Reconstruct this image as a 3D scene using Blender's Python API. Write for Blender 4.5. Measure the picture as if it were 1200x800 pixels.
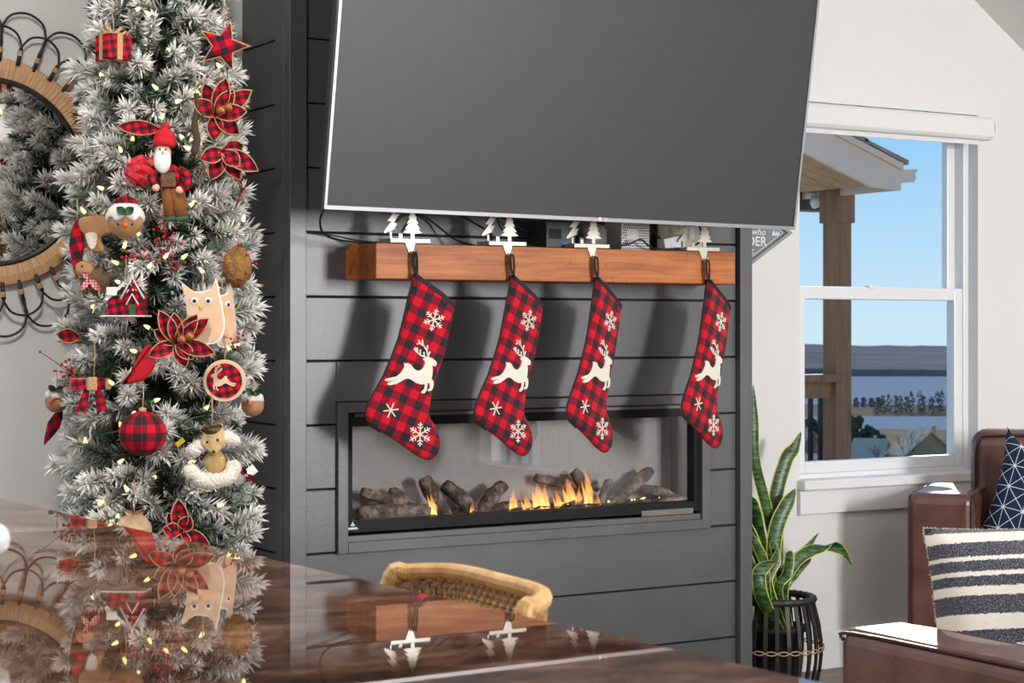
import bpy, bmesh, math, random
from mathutils import Vector, Matrix
random.seed(7)
for o in list(bpy.data.objects): bpy.data.objects.remove(o)
scene = bpy.context.scene
COL = scene.collection
PI = math.pi

# ------------------------------------------------------------------ camera
EYE = 1.27
F = 2150.0                       # focal length in pixels of a 1200 px wide frame
YAW = math.radians(31.2)         # the fireplace wall runs along X; the camera looks past it to the right
HOR = 386.0
CAM = Vector((-2.2284, -4.9343, EYE))
VW = Vector((math.sin(YAW), math.cos(YAW), 0)); RT = Vector((math.cos(YAW), -math.sin(YAW), 0))
cd = bpy.data.cameras.new('camera'); cam = bpy.data.objects.new('camera', cd); COL.objects.link(cam)
cam.location = CAM; cam.rotation_euler = (PI/2, 0, -YAW)
cd.sensor_width = 36; cd.lens = F/1200*36; cd.shift_y = -(400-HOR)/1200
cd.clip_start = .05; cd.clip_end = 30000
cd.dof.use_dof = True; cd.dof.focus_distance = 5.5; cd.dof.aperture_fstop = 12
scene.camera = cam

# ------------------------------------------------------------------ world, sun, daylight and added fill at the windows, exposure
w = bpy.data.worlds.new('sky'); scene.world = w; w.use_nodes = True
nt = w.node_tree; nt.nodes.clear()
tc = nt.nodes.new('ShaderNodeTexCoord'); sp = nt.nodes.new('ShaderNodeSeparateXYZ'); rp = nt.nodes.new('ShaderNodeValToRGB')
bg = nt.nodes.new('ShaderNodeBackground'); ow = nt.nodes.new('ShaderNodeOutputWorld')
nt.links.new(tc.outputs['Generated'], sp.inputs[0]); nt.links.new(sp.outputs['Z'], rp.inputs[0])
nt.links.new(rp.outputs[0], bg.inputs[0]); nt.links.new(bg.outputs[0], ow.inputs[0])
e = rp.color_ramp.elements
e[0].position = 0; e[0].color = (.60, .82, .96, 1); e[1].position = 1; e[1].color = (.06, .22, .62, 1)
q = rp.color_ramp.elements.new(.12); q.color = (.27, .60, .95, 1)
q = rp.color_ramp.elements.new(.35); q.color = (.13, .40, .85, 1)
bg.inputs[1].default_value = 1.0

def light(name, kind, loc, target, power, size=(1, 1), color=(1, 1, 1), angle=None):
    d = bpy.data.lights.new(name, kind); o = bpy.data.objects.new(name, d); COL.objects.link(o)
    o.location = loc; o.rotation_euler = (Vector(target)-Vector(loc)).to_track_quat('-Z', 'Y').to_euler()
    d.energy = power; d.color = color
    if kind == 'AREA': d.shape = 'RECTANGLE'; d.size, d.size_y = size
    if angle: d.angle = angle
    return o
light('sun', 'SUN', (62, 70, 36), (0, 0, 0), 4.0, color=(1, .95, .87), angle=.01)
# daylight by the tall window opposite the fireplace; two fill lamps added further left
light('daylight_window_2', 'AREA', (2.55, -6.86, 1.85), (2.0, 0, 1.45), 295, (.9, 1.5), (1, .99, .98))
light('fill_lamp_window_3', 'AREA', (-.6, -6.86, 1.9), (-.6, 0, 1.4), 14, (1.5, 1.3), (.95, .97, 1))
light('fill_lamp_window_4', 'AREA', (-3.56, -1.6, 1.9), (0, -1.4, 1.2), 12, (1.6, 1.3), (.93, .97, 1))
light('daylight_door_1', 'AREA', (5.3, -6.15, 1.0), (0, -6.15, 1.0), 60, (1.7, 1.9), (1, .97, .92))
scene.view_settings.view_transform = 'Standard'; scene.view_settings.look = 'None'
scene.view_settings.exposure = 0.0; scene.view_settings.gamma = 1.0; scene.view_settings.use_curve_mapping = False

# ------------------------------------------------------------------ measuring helpers (rays of the survey photograph)
def at_d(px, py, d): return CAM + d*(VW + (px-600)/F*RT + Vector((0, 0, (HOR-py)/F)))
def at_y(px, py, Y):
    r = VW + (px-600)/F*RT + Vector((0, 0, (HOR-py)/F)); return CAM + r*((Y-CAM.y)/r.y)
def at_x(px, py, X):
    r = VW + (px-600)/F*RT + Vector((0, 0, (HOR-py)/F)); return CAM + r*((X-CAM.x)/r.x)

# ------------------------------------------------------------------ mesh builder
class MB:
    def __init__(s): s.v = []; s.f = []; s.m = []; s.sm = []; s.c = []
    def add(s, vs, fs, mat=0, smooth=False, M=None):
        b = len(s.v)
        for p in vs: s.v.append((M @ Vector(p)) if M is not None else Vector(p))
        for f in fs: s.f.append([b+i for i in f]); s.m.append(mat); s.sm.append(smooth)
        return s
    def box(s, x0, x1, y0, y1, z0, z1, mat=0, M=None):
        v = [(x, y, z) for z in (z0, z1) for y in (y0, y1) for x in (x0, x1)]
        return s.add(v, [(0, 2, 3, 1), (4, 5, 7, 6), (0, 1, 5, 4), (2, 6, 7, 3), (0, 4, 6, 2), (1, 3, 7, 5)], mat, False, M)
    def tube(s, pts, r, n=8, mat=0, smooth=True, caps=True, closed=False, M=None, flat=1.0):
        pts = [Vector(p) for p in pts]; k = len(pts); rs = r if isinstance(r, (list, tuple)) else [r]*k
        vs = []; up = None
        for i, p in enumerate(pts):
            if closed: t = pts[(i+1) % k]-pts[i-1]
            else: t = pts[min(i+1, k-1)]-pts[max(i-1, 0)]
            t = t.normalized() if t.length > 1e-9 else Vector((0, 0, 1))
            if up is None:
                up = Vector((0, 0, 1)) if abs(t.z) < .9 else Vector((0, 1, 0))
            a = t.cross(up)
            a = a.normalized() if a.length > 1e-6 else t.orthogonal().normalized()
            b = a.cross(t).normalized(); up = b
            for j in range(n):
                th = 2*PI*j/n; vs.append(p + (a*math.cos(th) + b*(math.sin(th)*flat))*rs[i])
        fs = []
        for i in range(k if closed else k-1):
            for j in range(n):
                i2 = (i+1) % k; fs.append((i*n+j, i2*n+j, i2*n+(j+1) % n, i*n+(j+1) % n))
        b0 = len(s.v); s.add(vs, fs, mat, smooth, M)
        if caps and not closed:
            for c in (tuple(range(n)), tuple((k-1)*n+j for j in reversed(range(n)))): s.f.append([b0+i for i in c]); s.m.append(mat); s.sm.append(False)
        return s
    def lathe(s, prof, n=24, mat=0, smooth=True, M=None, cap=True):
        vs = []; fs = []
        for r, z in prof:
            for j in range(n): vs.append((r*math.cos(2*PI*j/n), r*math.sin(2*PI*j/n), z))
        for i in range(len(prof)-1):
            for j in range(n): fs.append((i*n+j, i*n+(j+1) % n, (i+1)*n+(j+1) % n, (i+1)*n+j))
        b0 = len(s.v); s.add(vs, fs, mat, smooth, M)
        if cap:
            for c in (tuple(reversed(range(n))), tuple((len(prof)-1)*n+j for j in range(n))): s.f.append([b0+i for i in c]); s.m.append(mat); s.sm.append(False)
        return s
    def sphere(s, c, r, nu=14, nv=9, mat=0, M=None, smooth=True):
        r = r if isinstance(r, (tuple, list)) else (r, r, r); vs = []; fs = []
        for i in range(nv+1):
            ph = PI*i/nv
            for j in range(nu):
                th = 2*PI*j/nu
                vs.append((c[0]+r[0]*math.sin(ph)*math.cos(th), c[1]+r[1]*math.sin(ph)*math.sin(th), c[2]+r[2]*math.cos(ph)))
        for i in range(nv):
            for j in range(nu): fs.append((i*nu+j, (i+1)*nu+j, (i+1)*nu+(j+1) % nu, i*nu+(j+1) % nu))
        return s.add(vs, fs, mat, smooth, M)
    def prism(s, out, y0, y1, mat=0, M=None):          # outline in x,z ; extruded from y0 (front) to y1
        k = len(out); vs = [(p[0], y0, p[1]) for p in out] + [(p[0], y1, p[1]) for p in out]
        fs = [tuple(range(k)), tuple(reversed(range(k, 2*k)))] + [(i, k+i, k+(i+1) % k, (i+1) % k) for i in range(k)]
        return s.add(vs, fs, mat, False, M)
    def puff(s, out, th, inset=(.006, .016), mat=0, M=None, y=0):   # soft padded outline, both faces
        k = len(out); P = [Vector((p[0], p[1])) for p in out]
        area = sum(P[i].x*P[(i+1) % k].y-P[(i+1) % k].x*P[i].y for i in range(k)); sg = 1 if area > 0 else -1
        nor = []
        for i in range(k):
            t = (P[(i+1) % k]-P[i-1]); t = t.normalized() if t.length > 1e-9 else Vector((1, 0)); nor.append(Vector((-t.y, t.x))*sg)
        vs = []; fs = []
        def ring(ins, yy):
            for i in range(k): q = P[i]+nor[i]*ins; vs.append((q.x, yy, q.y))
        ring(inset[1], y-th); ring(inset[0], y-th*.72); ring(0, y); ring(inset[0], y+th*.72); ring(inset[1], y+th)
        for a in range(4):
            for i in range(k): fs.append((a*k+i, (a+1)*k+i, (a+1)*k+(i+1) % k, a*k+(i+1) % k))
        fs.append(tuple(range(k))); fs.append(tuple(4*k+i for i in reversed(range(k))))
        return s.add(vs, fs, mat, True, M)
    def mesh(s, name):
        me = bpy.data.meshes.new(name); me.from_pydata([tuple(p) for p in s.v], [], s.f)
        me.polygons.foreach_set('material_index', s.m); me.polygons.foreach_set('use_smooth', s.sm)
        if s.c and len(s.c) == len(s.v):
            ca = me.color_attributes.new('Col', 'FLOAT_COLOR', 'POINT'); fl_ = []
            for c in s.c: fl_ += (c[0], c[1], c[2], 1.0)
            ca.data.foreach_set('color', fl_); me.update(); return me
        bm = bmesh.new(); bm.from_mesh(me); bmesh.ops.recalc_face_normals(bm, faces=bm.faces); bm.to_mesh(me); bm.free()
        me.update(); return me
    def build(s, name, mats, parent=None, bevel=0, seg=2, subsurf=0, loc=None, rz=None, **kw):
        me = s.mesh(name)
        for m in (mats if isinstance(mats, (list, tuple)) else [mats]): me.materials.append(m)
        return link(name, me, parent, bevel, seg, subsurf, loc, rz, **kw)
def link(name, me, parent=None, bevel=0, seg=2, subsurf=0, loc=None, rz=None, **kw):
    o = bpy.data.objects.new(name, me); COL.objects.link(o)
    if parent is not None: o.parent = parent
    if loc is not None: o.location = loc
    if rz is not None: o.rotation_euler = (0, 0, rz)
    if bevel:
        b = o.modifiers.new('bevel', 'BEVEL'); b.width = bevel; b.segments = seg; b.limit_method = 'ANGLE'; b.angle_limit = .6
    if subsurf:
        b = o.modifiers.new('sub', 'SUBSURF'); b.levels = subsurf; b.render_levels = subsurf
    for k, v in kw.items(): o[k] = v
    return o
def thing(name, label, cat, loc=(0, 0, 0), rz=0, group=None):
    o = bpy.data.objects.new(name, None); COL.objects.link(o); o.empty_display_size = .05
    o.location = loc; o.rotation_euler = (0, 0, rz); o['label'] = label; o['category'] = cat
    if group: o['group'] = group
    if cat == 'ornament': o.scale = (1.28,)*3
    return o
def tag(o, label, cat, group=None):
    o['label'] = label; o['category'] = cat
    if group: o['group'] = group
    return o
def struct(o, label=None):
    o['kind'] = 'structure'
    if label: o['label'] = label
    return o
def copy_tree(o, parent=None):
    c = o.copy(); COL.objects.link(c); c.parent = parent
    for ch in list(o.children): copy_tree(ch, c)
    return c
def RZ(a): return Matrix.Rotation(a, 4, 'Z')
def T(x, y, z): return Matrix.Translation((x, y, z))
def spline(pts, n=6):
    pts = [Vector(p) for p in pts]; out = []
    for i in range(len(pts)-1):
        p0 = pts[max(i-1, 0)]; p1 = pts[i]; p2 = pts[i+1]; p3 = pts[min(i+2, len(pts)-1)]
        for k in range(n):
            t = k/n; out.append(.5*((2*p1)+(p2-p0)*t+(2*p0-5*p1+4*p2-p3)*t*t+(3*p1-p0-3*p2+p3)*t**3))
    out.append(pts[-1]); return out
def smooth_outline(pts, n=4):
    k = len(pts); P = [Vector((p[0], p[1], 0)) for p in pts]; out = []
    for i in range(k):
        p0, p1, p2, p3 = P[i-1], P[i], P[(i+1) % k], P[(i+2) % k]
        for j in range(n):
            t = j/n; q = .5*((2*p1)+(p2-p0)*t+(2*p0-5*p1+4*p2-p3)*t*t+(3*p1-p0-3*p2+p3)*t**3); out.append((q.x, q.y))
    return out

# ------------------------------------------------------------------ materials
def S(r, g=None, b=None):
    if g is None: g = b = r
    f = lambda c: ((c/255+.055)/1.055)**2.4 if c > 10 else c/255/12.92
    return (f(r), f(g), f(b))
class G:
    """tiny helper around a node tree"""
    def __init__(s, nt): s.nt = nt
    def n(s, t, **kw):
        x = s.nt.nodes.new(t)
        for k, v in kw.items(): setattr(x, k, v)
        return x
    def put(s, sock, v):
        if hasattr(v, 'is_output') or isinstance(v, bpy.types.NodeSocket): s.nt.links.new(v, sock)
        else: sock.default_value = v
    def m(s, op, a, b=0.0, c=None):
        x = s.n('ShaderNodeMath', operation=op); s.put(x.inputs[0], a); s.put(x.inputs[1], b)
        if c is not None: s.put(x.inputs[2], c)
        return x.outputs[0]
    def mix(s, f, a, b, mode='MIX'):
        x = s.n('ShaderNodeMix', data_type='RGBA', blend_type=mode); s.put(x.inputs[0], f)
        s.put(x.inputs[6], a if not isinstance(a, tuple) else (*a[:3], 1)); s.put(x.inputs[7], b if not isinstance(b, tuple) else (*b[:3], 1))
        return x.outputs[2]
    def noise(s, scale, vec=None, detail=3, rough=.5):
        x = s.n('ShaderNodeTexNoise'); x.inputs['Scale'].default_value = scale; x.inputs['Detail'].default_value = detail; x.inputs['Roughness'].default_value = rough
        if vec is not None: s.nt.links.new(vec, x.inputs['Vector'])
        return x.outputs[0]
    def obj(s): return s.n('ShaderNodeTexCoord').outputs['Object']
    def xyz(s, v):
        x = s.n('ShaderNodeSeparateXYZ'); s.nt.links.new(v, x.inputs[0]); return x.outputs
    def map(s, v, scale=(1, 1, 1), rot=(0, 0, 0)):
        x = s.n('ShaderNodeMapping'); s.nt.links.new(v, x.inputs[0]); x.inputs['Scale'].default_value = scale; x.inputs['Rotation'].default_value = rot; return x.outputs[0]
    def ramp(s, f, stops):
        x = s.n('ShaderNodeValToRGB'); s.put(x.inputs[0], f); el = x.color_ramp.elements
        while len(el) < len(stops): el.new(.5)
        for e_, (p, c) in zip(el, stops): e_.position = p; e_.color = (*c, 1)
        return x.outputs[0]
    def bump(s, h, strength=.3, dist=.002):
        x = s.n('ShaderNodeBump'); x.inputs['Strength'].default_value = strength; x.inputs['Distance'].default_value = dist; s.put(x.inputs['Height'], h); return x.outputs[0]
def mat(name, color=None, rough=.5, metal=0, spec=.5, var=None, bump=None, coat=0, sheen=0, emit=None, fn=None, trans=0):
    M = bpy.data.materials.new(name); M.use_nodes = True; g = G(M.node_tree); b = M.node_tree.nodes['Principled BSDF']
    b.inputs['Roughness'].default_value = rough; b.inputs['Metallic'].default_value = metal; b.inputs['Specular IOR Level'].default_value = spec
    if coat: b.inputs['Coat Weight'].default_value = coat; b.inputs['Coat Roughness'].default_value = .05
    if sheen: b.inputs['Sheen Weight'].default_value = sheen
    if trans: b.inputs['Transmission Weight'].default_value = trans
    v = None
    if color is not None:
        b.inputs['Base Color'].default_value = (*color, 1)
        if var:
            n = g.noise(var[0], g.obj(), 4)
            lo = tuple(c*(1-var[1]) for c in color); hi = tuple(min(1, c*(1+var[1])) for c in color)
            g.put(b.inputs['Base Color'], g.ramp(n, [(.3, lo), (.7, hi)]))
    if bump: g.put(b.inputs['Normal'], g.bump(g.noise(bump[0], g.obj(), 5), bump[1], bump[2] if len(bump) > 2 else .002))
    if emit: b.inputs['Emission Color'].default_value = (*emit[0], 1); b.inputs['Emission Strength'].default_value = emit[1]
    if fn: fn(g, b)
    return M
def plaid_fn(p, rot=0, ball=False, red=S(214, 20, 42), mid=S(136, 20, 42), blk=S(44, 41, 46), scale=1):
    def fn(g, b):
        x, y, z = g.xyz(g.obj())
        if ball: u = g.m('MULTIPLY', g.m('ARCTAN2', x, y), ball); v = z
        else:
            c, s_ = math.cos(rot), math.sin(rot)
            u = g.m('ADD', g.m('MULTIPLY', x, c), g.m('MULTIPLY', z, s_)); v = g.m('SUBTRACT', g.m('MULTIPLY', z, c), g.m('MULTIPLY', x, s_))
        du = g.m('LESS_THAN', g.m('FRACT', g.m('DIVIDE', g.m('ADD', u, 10), p)), .5); dv = g.m('LESS_THAN', g.m('FRACT', g.m('DIVIDE', g.m('ADD', v, 10.01), p)), .5)
        c1 = g.mix(g.m('MAXIMUM', du, dv), red, mid); c2 = g.mix(g.m('MULTIPLY', du, dv), c1, blk)
        n = g.noise(600, g.obj(), 2)
        g.put(b.inputs['Base Color'], g.mix(.25, c2, g.mix(n, (0, 0, 0), c2), 'MIX'))
        g.put(b.inputs['Normal'], g.bump(n, .25, .001))
    return fn
def wood_fn(c1, c2, axis='X', sc=1.0, dark=None):
    def fn(g, b):
        s = {'X': (1.2, 14, 14), 'Y': (14, 1.2, 14), 'Z': (14, 14, 1.2)}[axis]
        v = g.map(g.obj(), tuple(k*sc for k in s)); n = g.noise(2.2, v, 6, .6); n2 = g.noise(9, v, 4)
        col = g.ramp(g.m('ADD', g.m('MULTIPLY', n, .7), g.m('MULTIPLY', n2, .3)), [(.34, c1), (.62, c2)])
        if dark:
            k = g.ramp(g.noise(38, g.map(g.obj(), (1, 1, 1.4)), 2), [(.66, (0, 0, 0)), (.72, (1, 1, 1))]); col = g.mix(g.m('MULTIPLY', g.m('MULTIPLY', k, .6), g.noise(3, g.obj(), 1)), col, dark)
        g.put(b.inputs['Base Color'], col); g.put(b.inputs['Normal'], g.bump(n2, .25, .002))
    return fn
M = {}
M['wall'] = mat('wall_paint', (.78, .775, .765), .75, bump=(220, .12, .001))
M['ceil'] = mat('ceiling_paint', (.80, .80, .78), .85, bump=(160, .12, .001))
M['white'] = mat('white_trim', (.83, .83, .83), .35)
M['vinyl'] = mat('window_vinyl', (.82, .83, .84), .3)
M['ship'] = mat('charcoal_shiplap', (.070, .0725, .077), .40, spec=.95, var=(5, .12), bump=(90, .22, .002))
M['gap'] = mat('shiplap_gap', (.006, .006, .006), .8)
M['mantel'] = mat('cedar_mantel', None, .5, fn=wood_fn(S(154, 78, 30), S(208, 122, 56), 'X', 1, S(96, 50, 26)))
M['blk'] = mat('black_metal', (.008, .008, .009), .5, spec=.2)
M['blkmat'] = mat('matte_black', (.014, .014, .015), .7)
M['cord'] = mat('black_cord', (.010, .010, .011), .45)
M['screen'] = mat('tv_screen', (.045, .047, .050), .42, spec=.3)
M['alu'] = mat('brushed_aluminium', (.34, .34, .355), .42, 1)
M['chrome'] = mat('polished_silver', (.64, .61, .55), .32, .5)
M['liner'] = mat('firebox_liner', (.36, .35, .345), .55, var=(30, .06), bump=(200, .2, .001))
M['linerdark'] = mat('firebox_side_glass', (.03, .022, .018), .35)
M['log'] = mat('ceramic_log', None, .9, fn=lambda g, b: (g.put(b.inputs['Base Color'], g.ramp(g.noise(26, g.map(g.obj(), (1, 1, 1)), 6, .7), [(.34, S(44, 34, 30)), (.5, S(104, 90, 82)), (.68, S(170, 156, 146))])), g.put(b.inputs['Normal'], g.bump(g.noise(60, g.obj(), 5), .9, .006))))
M['ember'] = mat('ember_bed', (.09, .07, .06), .9, var=(120, .7), bump=(180, 1, .006))
M['spark'] = mat('glowing_ember', (.9, .5, .2), .8, emit=((1, .62, .22), 2.5))
M['felt'] = mat('cream_felt', (.78, .74, .64), .9, bump=(500, .2, .001))
M['plaid'] = mat('buffalo_plaid_stocking', None, .85, spec=.15, sheen=.15, fn=plaid_fn(.050, -.42))
M['plaid_o'] = mat('buffalo_plaid_ornament', None, .85, spec=.15, fn=plaid_fn(.030, .35))
M['plaid_s'] = mat('small_buffalo_plaid', None, .85, spec=.15, fn=plaid_fn(.017, .2))
M['plaid_b'] = mat('buffalo_plaid_ball', None, .8, spec=.2, fn=plaid_fn(.034, ball=.045))
M['tape'] = mat('black_tape', (.012, .012, .014), .8)
M['rattan'] = mat('rattan_wrap', None, .5, fn=lambda g, b: (g.put(b.inputs['Base Color'], g.ramp(g.noise(40, g.obj(), 4), [(.3, S(196, 148, 88)), (.7, S(226, 184, 124))]))))
M['weave'] = mat('rattan_weave', (.42, .24, .10), .5, var=(60, .35))
M['cane'] = mat('mirror_cane_wrap', None, .55, fn=lambda g, b: (g.put(b.inputs['Base Color'], g.ramp(g.noise(55, g.obj(), 3), [(.3, S(196, 144, 98)), (.7, S(232, 188, 146))]))))
def ring_fn(g, b):
    x, y, z = g.xyz(g.obj()); a = g.m('ARCTAN2', x, z); r_ = g.m('SQRT', g.m('ADD', g.m('POWER', x, 2.0), g.m('POWER', z, 2.0)))
    c = g.n('ShaderNodeCombineXYZ'); g.put(c.inputs[0], g.m('MULTIPLY', a, 60.0)); g.put(c.inputs[1], g.m('MULTIPLY', r_, 6.0)); n = g.noise(1.6, c.outputs[0], 3)
    g.put(b.inputs['Base Color'], g.ramp(n, [(.32, S(176, 126, 84)), (.5, S(214, 166, 122)), (.7, S(234, 192, 150))])); g.put(b.inputs['Normal'], g.bump(n, .4, .002))
M['canering'] = mat('mirror_ring_wrap', None, .55, fn=ring_fn)
M['mirror'] = mat('mirror_glass', (.9, .9, .9), .015, 1)
M['blackcane'] = mat('black_cane', (.022, .02, .02), .45)
M['soil'] = mat('potting_soil', (.03, .022, .016), .95, bump=(90, .8, .006))
def leaf_fn(g, b):
    x, y, z = g.xyz(g.obj()); n = g.noise(30, g.map(g.obj(), (1, 1, 4)), 4, .6)
    g.put(b.inputs['Base Color'], g.ramp(n, [(.40, S(24, 46, 24)), (.50, S(46, 84, 38)), (.62, S(86, 122, 62))]))
M['leaf'] = mat('snake_plant_green', None, .38, fn=leaf_fn)
M['leafedge'] = mat('snake_plant_yellow_margin', S(206, 204, 92), .42, var=(20, .15))
def leather_fn(g, b):
    n = g.noise(7, g.obj(), 4); f = g.noise(160, g.obj(), 3)
    g.put(b.inputs['Base Color'], g.ramp(n, [(.3, S(84, 54, 49)), (.7, S(120, 80, 72))])); g.put(b.inputs['Normal'], g.bump(g.m('ADD', f, g.m('MULTIPLY', g.noise(14, g.obj(), 3), 2.0)), .22, .004))
M['leather'] = mat('brown_leather', None, .27, coat=.45, fn=leather_fn)
M['welt'] = mat('dark_leather_welt', S(58, 30, 24), .4)
def stripe_fn(g, b):
    x, y, z = g.xyz(g.obj()); n = g.noise(300, g.map(g.obj(), (.5, 1, 2.0)), 2); wv = g.m('ADD', z, g.m('MULTIPLY', g.m('SUBTRACT', n, .5), .010))
    k = None
    for z0, z1 in ((.212, .25), (.155, .187), (.122, .146), (.090, .112), (.030, .070), (-.034, -.004), (-.11, -.08), (-.18, -.15)):
        q = g.m('MULTIPLY', g.m('GREATER_THAN', wv, z0), g.m('LESS_THAN', wv, z1)); k = q if k is None else g.m('MAXIMUM', k, q)
    fleck = g.m('GREATER_THAN', g.noise(800, g.map(g.obj(), (.6, 1, 1)), 2), .54)
    navy = g.mix(g.m('MULTIPLY', fleck, .5), S(34, 38, 54), S(176, 176, 182)); cream = g.mix(n, S(226, 216, 204), S(240, 234, 226))
    g.put(b.inputs['Base Color'], g.mix(k, cream, navy)); g.put(b.inputs['Normal'], g.bump(n, .6, .003))
M['stripe'] = mat('striped_woven_fabric', None, .95, spec=.1, sheen=.2, fn=stripe_fn)
def geo_fn(g, b):
    x, y, z = g.xyz(g.obj()); u = g.m('DIVIDE', x, .072); v = g.m('DIVIDE', z, .078)
    def dist(a): return g.m('ABSOLUTE', g.m('SUBTRACT', g.m('FRACT', g.m('ADD', a, 10.5)), .5))
    k = None
    for a, wd in ((u, .016), (v, .016), (g.m('ADD', u, v), .022), (g.m('SUBTRACT', u, v), .022)):
        q = g.m('LESS_THAN', dist(a), wd); k = q if k is None else g.m('MAXIMUM', k, q)
    dot = g.m('LESS_THAN', g.m('SQRT', g.m('ADD', g.m('POWER', dist(u), 2), g.m('POWER', dist(v), 2))), .085)
    g.put(b.inputs['Base Color'], g.mix(g.m('MAXIMUM', k, dot), S(36, 50, 74), S(222, 228, 236))); g.put(b.inputs['Normal'], g.bump(g.noise(500, g.obj(), 2), .3, .001))
M['geo'] = mat('navy_geometric_print', None, .9, spec=.15, fn=geo_fn)
def counter_fn(g, b):
    v = g.map(g.obj(), (4.0, 7.5, 1), (0, 0, .25)); n = g.noise(1.6, v, 8, .68); n2 = g.noise(26, g.map(g.obj(), (1, 2.4, 1)), 6, .7)
    k = g.m('ADD', g.m('MULTIPLY', n, .62), g.m('MULTIPLY', n2, .38))
    g.put(b.inputs['Base Color'], g.ramp(k, [(.38, S(36, 25, 21)), (.47, S(82, 55, 44)), (.55, S(122, 88, 70)), (.65, S(168, 136, 118))]))
M['counter'] = mat('polished_brown_granite', None, .014, fn=counter_fn)
M['counter'].node_tree.nodes['Principled BSDF'].inputs['IOR'].default_value = 1.8
M['cab'] = mat('dark_cabinet', (.06, .045, .04), .5)
M['floor'] = mat('oak_floor', None, .4, fn=wood_fn(S(96, 82, 72), S(132, 116, 102), 'X', .8))
M['signgrey'] = mat('sign_grey_board', S(124, 130, 136), .7, var=(12, .08))
M['signframe'] = mat('sign_frame_grey', S(150, 150, 152), .55)
M['chalk'] = mat('sign_white_paint', (.8, .8, .8), .7)
M['plastic_w'] = mat('white_plastic', (.72, .72, .70), .45)
M['cream'] = mat('cream_plastic', S(196, 188, 170), .6)
M['plastic_g'] = mat('grey_plastic', (.16, .155, .145), .5)
M['plastic_d'] = mat('dark_device_plastic', (.03, .032, .036), .4)
M['ledblue'] = mat('blue_tab', S(60, 84, 190), .4)
M['ceramic'] = mat('white_ceramic', (.84, .84, .83), .2, coat=.4)
# glass: clear with the reflections of a polished pane
def glass(name, tint=(1, 1, 1), ior=1.5):
    Mx = bpy.data.materials.new(name); Mx.use_nodes = True; n = Mx.node_tree; n.nodes.clear(); g = G(n)
    o = g.n('ShaderNodeOutputMaterial'); t = g.n('ShaderNodeBsdfTransparent'); t.inputs[0].default_value = (*tint, 1)
    gl = g.n('ShaderNodeBsdfGlossy'); gl.inputs['Roughness'].default_value = .0; mx = g.n('ShaderNodeMixShader'); fr = g.n('ShaderNodeFresnel'); fr.inputs[0].default_value = ior
    bf = g.n('ShaderNodeNewGeometry'); n.links.new(g.m('MULTIPLY', fr.outputs[0], g.m('SUBTRACT', 1.0, bf.outputs['Backfacing'])), mx.inputs[0]); n.links.new(t.outputs[0], mx.inputs[1]); n.links.new(gl.outputs[0], mx.inputs[2]); n.links.new(mx.outputs[0], o.inputs[0]); return Mx
M['glass'] = glass('window_glass', ior=1.25); M['fglass'] = glass('fireplace_glass', ior=2.1)
def flame_mat():
    Mx = bpy.data.materials.new('flame'); Mx.use_nodes = True; n = Mx.node_tree; n.nodes.clear(); g = G(n)
    o = g.n('ShaderNodeOutputMaterial'); t = g.n('ShaderNodeBsdfTransparent'); em = g.n('ShaderNodeEmission'); mx = g.n('ShaderNodeMixShader')
    x, y, z = g.xyz(g.n('ShaderNodeTexCoord').outputs['Generated'])
    g.put(em.inputs[0], g.ramp(z, [(0, (1, .62, .22)), (.5, (1, .42, .10)), (1, (1, .25, .04))])); em.inputs[1].default_value = 2.6
    a = g.m('MULTIPLY', g.m('SUBTRACT', 1.0, g.m('POWER', z, .9)), .72); lw = g.n('ShaderNodeLayerWeight'); lw.inputs[0].default_value = .5
    a = g.m('MULTIPLY', a, g.m('SUBTRACT', 1.0, lw.outputs['Facing']))
    n.links.new(a, mx.inputs[0]); n.links.new(t.outputs[0], mx.inputs[1]); n.links.new(em.outputs[0], mx.inputs[2]); n.links.new(mx.outputs[0], o.inputs[0]); return Mx
M['flame'] = flame_mat()
def needle_fn(g, b):
    a = g.n('ShaderNodeVertexColor'); a.layer_name = 'Col'; g.put(b.inputs['Base Color'], a.outputs[0])
M['needle'] = mat('flocked_needles', None, .85, spec=.15, fn=needle_fn)
M['bark'] = mat('bark', S(74, 54, 40), .9, bump=(40, .6, .004))
M['burlap'] = mat('burlap', S(186, 148, 108), .95, var=(200, .2), bump=(300, .4, .001))
M['redfelt'] = mat('red_felt', S(190, 18, 34), .9, bump=(300, .3, .001))
M['redshine'] = mat('red_shiny_fabric', S(188, 24, 40), .35, bump=(40, .5, .006))
M['berry'] = mat('red_berry', S(168, 24, 34), .35)
M['skin'] = mat('painted_skin', S(226, 178, 146), .7)
M['beard'] = mat('white_wool', S(236, 232, 226), .95, bump=(260, .6, .003))
M['brownfelt'] = mat('brown_felt', S(132, 78, 34), .9)
M['greenfelt'] = mat('green_felt', S(38, 96, 62), .9)
M['ginger'] = mat('gingerbread_brown', S(176, 130, 88), .8, var=(40, .15))
M['fur_brown'] = mat('brown_fur', S(112, 84, 62), .95, var=(80, .4), bump=(220, 1, .008))
M['fur_tan'] = mat('tan_fur', S(150, 108, 60), .95, var=(80, .35), bump=(220, 1, .008))
M['fur_white'] = mat('cream_fur', S(236, 226, 214), .95, bump=(200, 1, .006))
M['paleowl'] = mat('pale_wood_print', S(222, 184, 150), .8, var=(25, .12))
M['bell'] = mat('rusty_bell', S(160, 100, 56), .4, .5)
M['twine'] = mat('jute_twine', S(176, 150, 118), .95)
M['yellow'] = mat('yellow_tag', S(226, 190, 40), .6)
M['orange'] = mat('orange_nose', S(226, 110, 60), .7)
M['bulb'] = mat('warm_bulb', (1, .8, .4), .4, emit=((1, .72, .22), 2.2))
M['wire'] = mat('green_wire', S(70, 110, 86), .6)
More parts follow.
